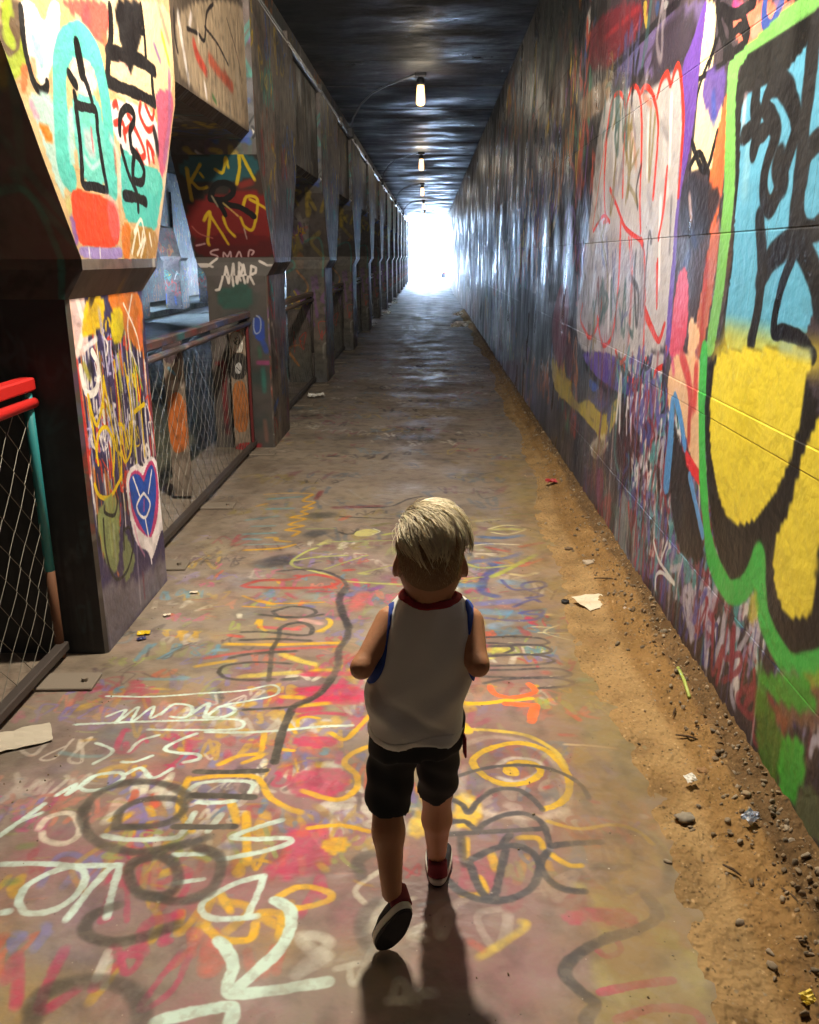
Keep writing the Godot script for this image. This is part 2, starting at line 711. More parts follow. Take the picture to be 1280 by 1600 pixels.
	var db := ImageTexture.create_from_image(noise_image(512, 512, 0.03, 19, 5))
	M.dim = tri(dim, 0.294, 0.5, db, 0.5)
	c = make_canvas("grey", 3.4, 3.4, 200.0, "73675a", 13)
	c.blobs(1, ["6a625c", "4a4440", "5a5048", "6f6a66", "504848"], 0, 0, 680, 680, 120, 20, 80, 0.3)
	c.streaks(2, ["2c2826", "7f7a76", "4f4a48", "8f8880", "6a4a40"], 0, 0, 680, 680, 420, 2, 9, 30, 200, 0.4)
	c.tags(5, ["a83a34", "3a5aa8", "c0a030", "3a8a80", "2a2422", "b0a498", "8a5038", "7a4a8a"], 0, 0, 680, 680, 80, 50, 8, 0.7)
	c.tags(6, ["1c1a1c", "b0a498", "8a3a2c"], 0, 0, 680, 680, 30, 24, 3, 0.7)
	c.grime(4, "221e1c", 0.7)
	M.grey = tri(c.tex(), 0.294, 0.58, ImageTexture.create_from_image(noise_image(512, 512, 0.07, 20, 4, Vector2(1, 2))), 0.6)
	M.grey.metallic_specular = 0.35
	# ceiling: dark paint in broad patches
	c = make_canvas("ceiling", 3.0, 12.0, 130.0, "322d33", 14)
	c.blobs(1, ["24232c", "34303c", "22262c", "3a3236", "2a3038"], 0, 0, 600, 2400, 150, 30, 120, 0.3)
	c.dabs(2, ["4a4650", "1a1a20", "3c3a30", "2f3a40", "50484a", "241c20"], 0, 0, 600, 2400, 220, 30, 140, 3, 16, 0.4)
	c.flakes(4, ["8a8a92", "6a6872"], 260, 0.3, 1.6)
	c.grime(3, "121216", 0.5)
	M.ceiling = surf(c.tex(), 0.4, ImageTexture.create_from_image(noise_image(390, 1560, 0.022, 21, 6, Vector2(2, 1))), 0.8, rough_image(390, 1560, 0.014, 22, 0.2, 1.0, Vector2(2, 1)), 0.4)
	# dirt
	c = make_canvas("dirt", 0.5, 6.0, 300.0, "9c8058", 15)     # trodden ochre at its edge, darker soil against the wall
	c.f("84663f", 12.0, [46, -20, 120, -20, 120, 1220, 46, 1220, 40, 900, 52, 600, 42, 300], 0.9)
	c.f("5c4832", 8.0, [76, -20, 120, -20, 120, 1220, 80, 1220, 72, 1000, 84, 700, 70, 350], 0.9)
	c.blobs(1, ["8a6c48", "a08058", "6c563e", "aa8a60", "57452f"], 0, 0, 100, 1200, 420, 4, 22, 0.2)
	c.flakes(2, ["4a3a28", "a88a60", "64503a", "3a3024", "bfa27a", "8a8070"], 9000, 0.2, 1.5)
	M.dirt = surf(c.tex(), 0.95, ImageTexture.create_from_image(noise_image(150, 1800, 0.10, 23, 5)), 1.2, null, 0.25)
	c = make_canvas("asphalt", 4.0, 4.0, 100.0, "7a7a66", 16)
	c.blobs(1, ["74745f", "63635a", "82806c"], 0, 0, 800, 800, 100, 20, 90, 0.25)
	c.flakes(2, ["35342f", "6a685c"], 6000, 0.5, 2.5)
	c.grime(3, "23221f", 0.5)
	M.asphalt = tri(c.tex(), 0.25, 0.85, db, 0.4)
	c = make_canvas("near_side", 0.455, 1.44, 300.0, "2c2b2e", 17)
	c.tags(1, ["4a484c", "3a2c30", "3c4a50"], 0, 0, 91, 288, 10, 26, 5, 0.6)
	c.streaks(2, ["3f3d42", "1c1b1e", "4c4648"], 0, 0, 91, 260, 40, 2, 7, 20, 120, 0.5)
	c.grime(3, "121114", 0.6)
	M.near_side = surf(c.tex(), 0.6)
	M.concrete = flat("a8a49c", 0.8)
	M.black = flat("17161a", 0.6)
	M.iron = flat("4a423e", 0.55, 0.3)
	M.plate = flat("7d7265", 0.75, 0.1)
	M.steel = flat("8f9296", 0.4, 0.8)
	M.plaster = flat("d8d4cc", 0.85)


# ------------------------------------------------------------------ the walkway, walls and ceiling
func slab_uv(d0: float, d1: float, a: float, b: float) -> Array:
	return [Vector2(a, (d0)), Vector2(b, d0), Vector2(b, d1), Vector2(a, d1)]


func build_tunnel():
	# walkway: a concrete floor in one sheet
	var mesh := ArrayMesh.new()
	for q in [[-10.0, 1.0, "floor_far", 12.0], [1.0, 6.12, "floor_near", 5.12], [6.12, 16.36, "floor_mid", 10.24], [16.36, 28.36, "floor_far", 12.0], [28.36, 40.36, "floor_far", 12.0], [40.36, END, "floor_far", 12.0]]:
		var m := Mesher.new()
		var n := 24
		for i in n:
			var a: float = lerpf(q[0], q[1], i / float(n))
			var b: float = lerpf(q[0], q[1], (i + 1) / float(n))
			var va: float = (a - q[0]) / q[3]
			var vb: float = (b - q[0]) / q[3]
			m.quad(Vector3(-1.75, 0, -a), Vector3(1.0, 0, -a), Vector3(1.0, 0, -b), Vector3(-1.75, 0, -b), [Vector2(0, va), Vector2(1, va), Vector2(1, vb), Vector2(0, vb)])
		m.into(mesh, M[q[2]])
	var e := Mesher.new()
	e.box(Vector3(-0.375, -0.2, -(END - 10.0) * 0.5 ), Vector3(2.746, 0.392, END + 9.99), Basis.IDENTITY, 0.002)
	e.into(mesh, M.concrete)
	setting("walkway", mesh)
	# right wall: board-marked concrete, with the joints between the lifts of formwork cut into it
	var right := thing("graffiti_wall", "long right-hand concrete wall covered in graffiti, yellow and blue piece nearest", "wall")
	var cuts := [0.38, 0.925, 0.995, 1.52, 2.1, 2.68]
	var prof: Array = [[0.0, 0.0]]
	var rng := RandomNumberGenerator.new()
	rng.seed = 4
	for h in cuts:
		var step := rng.randf_range(-0.0012, 0.0012)
		prof.append([prof[-1][0], h - 0.004])
		prof.append([0.0016, h - 0.001])
		prof.append([0.0016, h + 0.001])
		prof.append([step, h + 0.004])
	prof.append([prof[-1][0], CEIL])
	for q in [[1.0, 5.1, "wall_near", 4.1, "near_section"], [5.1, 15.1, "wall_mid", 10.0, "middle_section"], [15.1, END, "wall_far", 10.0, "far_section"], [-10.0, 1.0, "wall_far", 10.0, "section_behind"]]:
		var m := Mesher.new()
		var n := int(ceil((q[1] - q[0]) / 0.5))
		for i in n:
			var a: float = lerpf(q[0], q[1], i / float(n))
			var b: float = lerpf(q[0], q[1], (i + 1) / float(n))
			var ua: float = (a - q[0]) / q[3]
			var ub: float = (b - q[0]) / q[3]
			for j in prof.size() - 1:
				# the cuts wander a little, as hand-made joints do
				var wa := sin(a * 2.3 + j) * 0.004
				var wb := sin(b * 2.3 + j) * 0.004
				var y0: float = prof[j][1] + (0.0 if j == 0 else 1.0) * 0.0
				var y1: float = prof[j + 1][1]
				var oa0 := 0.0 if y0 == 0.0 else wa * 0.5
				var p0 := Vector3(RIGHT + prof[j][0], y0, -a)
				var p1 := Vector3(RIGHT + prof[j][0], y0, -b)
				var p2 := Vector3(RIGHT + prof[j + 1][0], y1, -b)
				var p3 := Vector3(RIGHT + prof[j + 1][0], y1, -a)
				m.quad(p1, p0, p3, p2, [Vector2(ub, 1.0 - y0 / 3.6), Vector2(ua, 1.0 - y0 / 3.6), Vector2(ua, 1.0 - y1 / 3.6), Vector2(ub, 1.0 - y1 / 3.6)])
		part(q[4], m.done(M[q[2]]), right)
	var core := Mesher.new()
	core.box(Vector3(RIGHT + 0.24, 1.8, -(END - 10.0) * 0.5), Vector3(0.42, 3.9, END + 10.0), Basis.IDENTITY, 0.002)
	part("wall_core", core.done(M.concrete), right)
	# ceiling over the walkway: cast on transverse boards that did not lie quite level
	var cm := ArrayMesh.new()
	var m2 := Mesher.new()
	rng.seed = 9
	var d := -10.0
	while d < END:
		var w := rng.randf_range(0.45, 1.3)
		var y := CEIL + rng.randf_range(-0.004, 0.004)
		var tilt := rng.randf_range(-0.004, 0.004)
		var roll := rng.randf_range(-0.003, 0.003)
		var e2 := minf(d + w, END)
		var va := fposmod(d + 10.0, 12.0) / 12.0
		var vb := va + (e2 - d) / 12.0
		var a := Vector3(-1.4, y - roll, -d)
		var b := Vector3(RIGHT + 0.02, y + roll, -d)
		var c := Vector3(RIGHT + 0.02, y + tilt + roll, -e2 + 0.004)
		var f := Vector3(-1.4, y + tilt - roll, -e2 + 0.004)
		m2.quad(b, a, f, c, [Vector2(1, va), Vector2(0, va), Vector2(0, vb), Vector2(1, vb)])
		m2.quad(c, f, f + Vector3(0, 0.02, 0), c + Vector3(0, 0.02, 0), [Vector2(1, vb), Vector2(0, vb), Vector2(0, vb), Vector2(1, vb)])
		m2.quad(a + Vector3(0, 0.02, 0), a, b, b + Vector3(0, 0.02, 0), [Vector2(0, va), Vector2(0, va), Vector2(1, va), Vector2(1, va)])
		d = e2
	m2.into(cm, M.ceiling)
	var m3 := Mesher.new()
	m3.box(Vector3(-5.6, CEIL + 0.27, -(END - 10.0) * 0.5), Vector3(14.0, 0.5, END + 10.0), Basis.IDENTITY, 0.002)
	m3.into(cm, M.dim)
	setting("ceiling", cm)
	# added wall, out of view behind the camera, to keep sky light out
	var back := Mesher.new()
	back.box(Vector3(-5.6, 1.8, 10.2), Vector3(14.0, 4.4, 0.4))
	single("added_light_block_wall", back.done(M.dim), "added dark wall behind the viewpoint, keeping sky light out of the tunnel", "wall")


# the pillars with their flared heads, and the beam they carry
func head_profile() -> Array:
	return [Vector2(-0.40, 1.44), Vector2(0.40, 1.44), Vector2(0.60, 1.72), Vector2(0.80, 2.02), Vector2(0.86, 2.10), Vector2(0.89, 2.20), Vector2(0.89, 3.10), Vector2(-0.89, 3.10), Vector2(-0.89, 2.20), Vector2(-0.86, 2.10), Vector2(-0.80, 2.02), Vector2(-0.60, 1.72)]


func make_head(face_mat: Material, near_mat: Material, rest: Material) -> ArrayMesh:
	# profile (along the tunnel, height) extruded across; origin at the pillar's foot. The tunnel side is at x = 0.
	var p := head_profile()
	var mesh := ArrayMesh.new()
	var f := Mesher.new()
	var tris := Geometry2D.triangulate_polygon(PackedVector2Array(p))
	var nearm := Mesher.new()
	var r := Mesher.new()
	var x1 := -0.58
	for i in range(0, tris.size(), 3):
		var q := []
		for j in 3:
			q.append(p[tris[i + j]])
		var uv := func(v: Vector2) -> Vector2: return Vector2((v.x + 0.89) / 1.78, (3.12 - v.y) / 1.68)
		var a := Vector3(0, q[0].y, -q[0].x)
		var b := Vector3(0, q[1].y, -q[1].x)
		var c := Vector3(0, q[2].y, -q[2].x)
		if (b - a).cross(c - a).x < 0.0:
			f.tri(a, c, b, uv.call(q[0]), uv.call(q[2]), uv.call(q[1]))
		else:
			f.tri(a, b, c, uv.call(q[0]), uv.call(q[1]), uv.call(q[2]))
		var s := Vector3(x1, 0, 0)
		r.face([a + s, b + s, c + s], Vector3(-0.3, (q[0].y + q[1].y + q[2].y) / 3.0, -(q[0].x + q[1].x + q[2].x) / 3.0))
	for i in p.size():
		var a2: Vector2 = p[i]
		var b2: Vector2 = p[(i + 1) % p.size()]
		var va := Vector3(0, a2.y, -a2.x)
		var vb := Vector3(0, b2.y, -b2.x)
		var s2 := Vector3(x1, 0, 0)
		if maxf(a2.x, b2.x) < -0.39 and a2.y <= 2.2 and b2.y <= 2.2:     # the slope that looks back towards the camera
			var v0 := 1.0 - (a2.y - 1.44) / 0.76
			var v1 := 1.0 - (b2.y - 1.44) / 0.76
			nearm.quad(vb, va, va + s2, vb + s2, [Vector2(1, v1), Vector2(1, v0), Vector2(0, v0), Vector2(0, v1)])
		else:
			r.quad(vb, va, va + s2, vb + s2)
	f.into(mesh, face_mat)
	nearm.into(mesh, near_mat)
	r.into(mesh, rest)
	return mesh


func make_ledge(mat: Material, near_mat: Material = null) -> ArrayMesh:
	var m := Mesher.new()
	var nm := Mesher.new()
	var uv := func(v: Vector3) -> Vector2: return Vector2((v.x + 0.5) / 0.455, (1.44 - v.y) / 1.44)
	var top := [Vector3(0.0, 1.44, 0.40), Vector3(0.0, 1.44, -0.40), Vector3(-0.58, 1.44, -0.40), Vector3(-0.58, 1.44, 0.40)]
	var mid := []
	var bot := [Vector3(-0.055, 1.31, 0.415), Vector3(-0.055, 1.31, -0.355), Vector3(-0.51, 1.31, -0.355), Vector3(-0.51, 1.31, 0.415)]
	for v in top:
		mid.append(v + Vector3(0, -0.035, 0))
	var inner := Vector3(-0.3, 1.38, 0)
	for i in 4:
		var k := (i + 1) % 4
		if i == 3 and near_mat:
			nm.quad(mid[3], mid[0], top[0], top[3], [uv.call(mid[3]), uv.call(mid[0]), uv.call(top[0]), uv.call(top[3])])
			nm.quad(bot[3], bot[0], mid[0], mid[3], [uv.call(bot[3]), uv.call(bot[0]), uv.call(mid[0]), uv.call(mid[3])])
			continue
		m.face([top[i], top[k], mid[k], mid[i]], inner)
		m.face([mid[i], mid[k], bot[k], bot[i]], inner)
	m.face(bot.duplicate(), inner)
	m.face(top.duplicate(), inner)
	var mesh := m.done(mat)
	if near_mat:
		nm.into(mesh, near_mat)
	return mesh


func make_shaft(face_mat: Material, near_mat: Material, rest: Material) -> ArrayMesh:
	var mesh := ArrayMesh.new()
	var x0 := -0.055
	var x1 := -0.51
	var z0 := 0.415      # the side towards the camera
	var z1 := -0.355
	var f := Mesher.new()
	f.quad(Vector3(x0, 0, z0 - 0.012), Vector3(x0, 0, z1 + 0.012), Vector3(x0, 1.31, z1 + 0.012), Vector3(x0, 1.31, z0 - 0.012), [Vector2(0.016, 1), Vector2(0.984, 1), Vector2(0.984, 0), Vector2(0.016, 0)])
	f.into(mesh, face_mat)
	var n := Mesher.new()
	n.quad(Vector3(x1, 0, z0), Vector3(x0 - 0.012, 0, z0), Vector3(x0 - 0.012, 1.31, z0), Vector3(x1, 1.31, z0), [Vector2(0, 1), Vector2(1, 1), Vector2(1, 0.09), Vector2(0, 0.09)])
	n.into(mesh, near_mat)
	var r := Mesher.new()
	r.quad(Vector3(x0 - 0.012, 0, z0), Vector3(x0, 0, z0 - 0.012), Vector3(x0, 1.31, z0 - 0.012), Vector3(x0 - 0.012, 1.31, z0))
	r.quad(Vector3(x0, 0, z1 + 0.012), Vector3(x0 - 0.012, 0, z1), Vector3(x0 - 0.012, 1.31, z1), Vector3(x0, 1.31, z1 + 0.012))
	r.quad(Vector3(x0 - 0.012, 0, z1), Vector3(x1, 0, z1), Vector3(x1, 1.31, z1), Vector3(x0 - 0.012, 1.31, z1))
	r.quad(Vector3(x1, 0, z1), Vector3(x1, 0, z0), Vector3(x1, 1.31, z0), Vector3(x1, 1.31, z1))
	r.quad(Vector3(x1, 1.31, z0), Vector3(x0, 1.31, z0), Vector3(x0, 1.31, z1), Vector3(x1, 1.31, z1))
	r.into(mesh, rest)
	return mesh


const ORDER := ["first", "second", "third", "fourth", "fifth", "sixth", "seventh", "eighth", "ninth", "tenth", "eleventh", "twelfth", "thirteenth", "fourteenth", "fifteenth"]


func build_pillars():
	var near_dim: StandardMaterial3D = M.dim
	var first := thing("concrete_pillar", "nearest concrete pillar with flared head painted teal, cream and red, blue heart at its foot", "pillar", Vector3(-1.16, 0, -FIRST), "pillars along the left side")
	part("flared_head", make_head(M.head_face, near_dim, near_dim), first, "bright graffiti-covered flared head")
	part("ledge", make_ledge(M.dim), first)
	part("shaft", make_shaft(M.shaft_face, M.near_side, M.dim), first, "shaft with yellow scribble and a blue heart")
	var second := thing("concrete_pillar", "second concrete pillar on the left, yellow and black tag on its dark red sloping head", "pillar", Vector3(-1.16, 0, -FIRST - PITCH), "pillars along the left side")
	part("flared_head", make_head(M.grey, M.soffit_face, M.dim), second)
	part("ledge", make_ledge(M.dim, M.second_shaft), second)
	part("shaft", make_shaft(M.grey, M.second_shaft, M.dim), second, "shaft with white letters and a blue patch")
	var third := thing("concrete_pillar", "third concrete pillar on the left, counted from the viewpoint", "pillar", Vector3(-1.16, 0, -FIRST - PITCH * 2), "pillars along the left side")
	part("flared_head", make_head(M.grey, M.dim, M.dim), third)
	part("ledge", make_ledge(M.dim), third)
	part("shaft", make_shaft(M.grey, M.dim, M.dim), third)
	for i in range(3, 14):
		copy(third, "concrete_pillar", "%s concrete pillar on the left, counted from the viewpoint towards daylight" % ORDER[i], Vector3(0, 0, -PITCH * (i - 2)))
	copy(third, "concrete_pillar", "concrete pillar beside the viewpoint, just outside the picture on the left", Vector3(0, 0, PITCH * 3))
	# the beam, with a bevelled lower edge, and the set-back wall on top of it
	var beam := thing("concrete_beam", "long concrete beam over the left pillars, streaked brown and grey", "beam")
	for q in [[4.2, 12.2, M.beam_face], [12.2, END, M.grey], [-10.0, 4.2, M.grey]]:
		var m := Mesher.new()
		var n := 8
		for i in n:
			var a: float = lerpf(q[0], q[1], i / float(n))
			var b: float = lerpf(q[0], q[1], (i + 1) / float(n))
			var ua: float = (a - q[0]) / 8.0
			var ub: float = (b - q[0]) / 8.0
			m.quad(Vector3(BEAM, 2.235, -a), Vector3(BEAM, 2.235, -b), Vector3(BEAM, 3.12, -b), Vector3(BEAM, 3.12, -a), [Vector2(ua, 0.94), Vector2(ub, 0.94), Vector2(ub, 0), Vector2(ua, 0)])
			m.quad(Vector3(BEAM - 0.05, 2.19, -a), Vector3(BEAM - 0.05, 2.19, -b), Vector3(BEAM, 2.235, -b), Vector3(BEAM, 2.235, -a), [Vector2(ua, 1), Vector2(ub, 1), Vector2(ub, 0.94), Vector2(ua, 0.94)])
		part("face", m.done(q[2]), beam)
	var body := Mesher.new()
	var mid := -(END - 10.0) * 0.5
	var len_ := END + 10.0
	body.quad(Vector3(-1.68, 2.19, 10), Vector3(-1.68, 2.19, -END), Vector3(BEAM - 0.05, 2.19, -END), Vector3(BEAM - 0.05, 2.19, 10))
	body.quad(Vector3(-1.68, 2.19, -END), Vector3(-1.68, 2.19, 10), Vector3(-1.68, 3.62, 10), Vector3(-1.68, 3.62, -END))
	body.quad(Vector3(BEAM, 3.12, 10), Vector3(BEAM, 3.12, -END), Vector3(-1.4, 3.12, -END), Vector3(-1.4, 3.12, 10))
	body.quad(Vector3(-1.4, 3.12, 10), Vector3(-1.4, 3.12, -END), Vector3(-1.4, 3.62, -END), Vector3(-1.4, 3.62, 10))
	body.face([Vector3(-1.68, 2.19, -END), Vector3(BEAM, 2.19, -END), Vector3(BEAM, 3.12, -END), Vector3(-1.68, 3.12, -END)], Vector3(-1.4, 2.5, 0))
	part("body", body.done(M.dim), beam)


# the roadway on the far side of the pillars, its other row of pillars, and its outer wall with openings to the daylight
func build_road_side():
	var road := Mesher.new()
	road.box(Vector3(-5.4, -0.34, -(END - 10.0) * 0.5), Vector3(7.3, 0.4, END + 10.0), Basis.IDENTITY, 0.002)
	setting("road", road.done(M.asphalt))
	var kerb := Mesher.new()
	kerb.box(Vector3(-8.2, -0.2, -(END - 10.0) * 0.5), Vector3(1.6, 0.44, END + 10.0), Basis.IDENTITY, 0.02)
	setting("far_pavement", kerb.done(M.asphalt))
	var far := thing("concrete_pillar", "pillar of the row across the road, opposite the nearest pillar", "pillar", Vector3(-7.0, 0, -FIRST + PITCH), "pillars across the road")
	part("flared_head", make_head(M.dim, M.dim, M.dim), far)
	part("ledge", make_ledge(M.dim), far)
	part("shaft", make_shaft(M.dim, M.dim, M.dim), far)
	for i in range(1, 14):
		copy(far, "concrete_pillar", "pillar across the road, the %s of that row seen through the railings" % ORDER[i], Vector3(0, 0, -PITCH * i))
	var fb := Mesher.new()
	fb.box(Vector3(-7.29, 2.9, -(END - 10.0) * 0.5), Vector3(0.5, 1.42, END + 10.0), Basis.IDENTITY, 0.02)
	single("concrete_beam", fb.done(M.dim), "beam over the row of pillars across the road", "beam")
	var wall := thing("outer_wall", "outer wall beyond the road, open to the daylight in two tall gaps", "wall")
	for q in [[-10.0, 22.4], [24.8, 30.0], [32.2, 52.0]]:
		var m := Mesher.new()
		m.box(Vector3(-9.2, 1.7, -(q[0] + q[1]) * 0.5), Vector3(0.4, 4.0, q[1] - q[0]), Basis.IDENTITY, 0.02)
		part("wall_panel", m.done(M.dim), wall)
	var low := Mesher.new()
	low.box(Vector3(-9.2, 0.15, -27.5), Vector3(0.36, 0.7, 13.9), Basis.IDENTITY, 0.02)
	part("parapet", low.done(M.plaster), wall, "pale low parapet in the openings")
	var rail := thing("railing", "thin upright railing in the daylit gaps of the outer wall", "railing", Vector3(-9.2, 0, -27.5))
	var h := Mesher.new()
	h.box(Vector3(0, 1.35, 0), Vector3(0.05, 0.05, 13.8))
	part("top_rail", h.done(M.iron), rail)
	for i in 18:
		var b := Mesher.new()
		b.box(Vector3(0, 0.92, -6.5 + i * 0.76), Vector3(0.03, 0.84, 0.03))
		part("bar", b.done(M.iron), rail)


func build_outside():
	# what lies in the glare at the end of the tunnel
	var g := Mesher.new()
	g.quad(Vector3(-200, -0.62, 60), Vector3(200, -0.62, 60), Vector3(200, -0.62, -300), Vector3(-200, -0.62, -300))
	setting("ground", g.done(flat("8f8c84", 0.9)))
	var pv := Mesher.new()
	pv.box(Vector3(-0.4, -0.31, -END - 20.0), Vector3(5.0, 0.6, 39.9), Basis.IDENTITY, 0.02)
	setting("pavement", pv.done(M.concrete))
	var house := thing("pale_building", "pale building in the glare beyond the end of the tunnel", "building", Vector3(-6, -0.62, -112))
	var hb := Mesher.new()
	hb.box(Vector3(0, 5, 0), Vector3(20, 10, 10))
	part("wall", hb.done(M.plaster), house)
	var roof := Mesher.new()
	roof.box(Vector3(0, 10.2, 0), Vector3(20.6, 0.4, 10.6))
	part("roof", roof.done(M.concrete), house)
	for i in 5:
		for j in 2:
			var wn := Mesher.new()
			wn.box(Vector3(-7.6 + i * 3.8, 2.6 + j * 3.6, 5.03), Vector3(1.4, 1.9, 0.1))
			part("window", wn.done(flat("5a6a74", 0.2)), house)
	var rng := RandomNumberGenerator.new()
	for t in [[3.5, 90.0, 7.0], [-14.0, 84.0, 8.5], [9.0, 100.0, 9.0]]:
		rng.seed = int(t[1])
		var tree := thing("street_tree", ["slender green tree right of the tunnel's end", "broad green tree left of the tunnel's end", "tall green tree far right beyond the tunnel's end"][[90.0, 84.0, 100.0].find(t[1])], "tree", Vector3(t[0], -0.62, -t[1]))
		var tr := Mesher.new(true)
		tr.tube([Vector3.ZERO, Vector3(0.05, t[2] * 0.3, 0), Vector3(0, t[2] * 0.75, 0.1)], [0.2, 0.15, 0.05], 8)
		for k in 6:
			var w := rng.randf() * TAU
			tr.tube([Vector3(0.03, t[2] * (0.3 + 0.06 * k), 0), Vector3(cos(w) * 1.4, t[2] * (0.5 + 0.06 * k), sin(w) * 1.4)], [0.07, 0.02], 6)
		part("trunk", tr.done(flat("4a3a2c", 0.9)), tree)
		var cr := Mesher.new()
		for k in 3000:
			var dir := Vector3(rng.randfn(), rng.randfn() * 0.8, rng.randfn()).normalized() * pow(rng.randf(), 0.4)
			var clump := dir + Vector3(sin(dir.y * 9.0), sin(dir.x * 7.0), cos(dir.z * 8.0)) * 0.16
			var at := Vector3(0, t[2] * 0.66, 0) + clump * Vector3(2.1, t[2] * 0.33, 2.1)
			var a := Vector3(rng.randfn(), rng.randfn(), rng.randfn()).normalized() * 0.16
			var b := a.cross(Vector3(rng.randfn(), rng.randfn(), rng.randfn())).normalized() * 0.09
			cr.quad(at - a, at + b, at + a, at - b)
		part("crown", cr.done(flat("4f7038", 0.6)), tree)
	# the heaped cart by the mouth of the tunnel
	var cart := thing("loaded_cart", "small cart heaped with grey, orange and white bundles at the tunnel's far end", "cart", Vector3(0.80, -0.01, -53.2))
	cart.scale = Vector3.ONE * 1.2
	var fr := Mesher.new()
	for s in [-0.2, 0.2]:
		for z in [-0.3, 0.3]:
			fr.tube([Vector3(s, 0.1, z), Vector3(s * 1.05, 0.6, z * 1.1)], 0.014, 6)
		fr.tube([Vector3(s, 0.16, -0.3), Vector3(s, 0.16, 0.3)], 0.014, 6)
		fr.tube([Vector3(s * 1.05, 0.6, -0.33), Vector3(s * 1.05, 0.6, 0.33)], 0.014, 6)
	for z in [-0.3, 0.3]:
		fr.tube([Vector3(-0.21, 0.16, z), Vector3(0.21, 0.16, z)], 0.014, 6)
		fr.tube([Vector3(-0.22, 0.6, z * 1.1), Vector3(0.22, 0.6, z * 1.1)], 0.014, 6)
	part("frame", fr.done(M.steel), cart)
	for s in [-0.2, 0.2]:
		for z in [-0.3, 0.3]:
			var wh := Mesher.new(true)
			wh.tube([Vector3(s - 0.015, 0.055, z), Vector3(s + 0.015, 0.055, z)], 0.055, 14)
			part("wheel", wh.done(M.black), cart)
	for q in [["tarpaulin", "d8d0c8", Vector3(0.06, 0.82, 0), Vector3(0.24, 0.17, 0.34)], ["orange_bag", "f07040", Vector3(0.08, 0.55, 0.05), Vector3(0.19, 0.16, 0.3)], ["dark_bag", "2c2c34", Vector3(0.06, 0.28, 0.02), Vector3(0.2, 0.15, 0.3)], ["white_bag", "e8e8ea", Vector3(-0.2, 0.45, 0.2), Vector3(0.12, 0.28, 0.2)]]:
		part(q[0], lump(q[2], q[3], 5, 0.16).done(flat(q[1], 0.7)), cart)


# a rounded, dented lump
func lump(at: Vector3, r: Vector3, sd: int, rough: float, rows := 8, cols := 12) -> Mesher:
	var m := Mesher.new(true)
	var nz := FastNoiseLite.new()
	nz.seed = sd
	nz.frequency = 0.9
	var rings := []
	for i in range(1, rows):
		var v := -PI / 2 + PI * i / rows
		var ring := []
		for k in cols:
			var w := -TAU * k / cols
			var n := Vector3(cos(v) * cos(w), sin(v), cos(v) * sin(w))
			ring.append(at + n * r * (1.0 + rough * 2.0 * nz.get_noise_3dv(n * 1.6 + Vector3.ONE * sd)))
		rings.append(ring)
	m.loft(rings)
	return m


# ------------------------------------------------------------------ the railings with their chain-link
func link_mesh(w: float, y0: float, y1: float, mat: Material, pitch := 0.06) -> ArrayMesh:
	var m := Mesher.new()
	var n := int(w / pitch)
	var rows := int((y1 - y0) / pitch)
	var rng := RandomNumberGenerator.new()
	rng.seed = 8
	for i in n + 1:
		var path := []
		for j in rows + 1:
			var side := 0.5 if (i + j) % 2 == 0 else -0.5
			var z := -(i + 0.5 + side * 0.97) * pitch
			path.append(Vector3(0.004 * sin(j * 0.9 + i) + 0.012 * sin(i * 0.35) * sin(j * 0.3), y0 + j * (y1 - y0) / rows, clampf(z, -w, 0.0)))
		m.tube(path, 0.0013, 4, false)
	return m.done(mat)


func make_fence(w: float, rail_m: Material, post_m: Material, post2_m: Material, wire_m: Material, label: String, at: Vector3) -> Node3D:
	# stands at the near end of its bay and runs towards -z
	var o := thing("railing", label, "railing", at, "railings between the left pillars")
	var r := Mesher.new()
	r.box(Vector3(0, 1.03, -w * 0.5), Vector3(0.055, 0.045, w), Basis.IDENTITY, 0.006)
	part("top_rail", r.done(rail_m), o)
	var r2 := Mesher.new(true)
	r2.tube([Vector3(0.012, 0.965, 0), Vector3(0.012, 0.965, -w * 0.5), Vector3(0.012, 0.965, -w)], 0.019, 10)
	part("under_rail", r2.done(rail_m), o)
	var b := Mesher.new()
	b.box(Vector3(0.01, 0.045, -w * 0.5), Vector3(0.04, 0.035, w - 0.01), Basis.IDENTITY, 0.004)
	part("bottom_rail", b.done(M.iron), o)
	for z in [0.02, w - 0.02]:
		var p := Mesher.new(true)
		p.tube([Vector3(0, 0.35, -z), Vector3(0, 0.7, -z), Vector3(0, 1.0, -z)], 0.017, 10)
		p.st.set_smooth_group(0)
		part("post", p.done(post_m), o)
		var p2 := Mesher.new(true)
		p2.tube([Vector3(0, 0.0, -z), Vector3(0, 0.2, -z), Vector3(0, 0.35, -z)], 0.017, 10)
		part("post_foot", p2.done(post2_m), o)
	for z in [0.16, w * 0.42, w - 0.22]:
		var pl := Mesher.new()
		pl.box(Vector3(0.08, 0.006, -z), Vector3(0.26, 0.012, 0.12), Basis.from_euler(Vector3(0, 0.05, 0)), 0.003)
		pl.tube([Vector3(0.17, 0.011, -z), Vector3(0.17, 0.024, -z)], 0.011, 6)
		part("base_plate", pl.done(M.plate), o)
	part("chain_link", link_mesh(w - 0.04, 0.06, 0.95, wire_m), o).position = Vector3(-0.005, 0, -0.02)
	return o


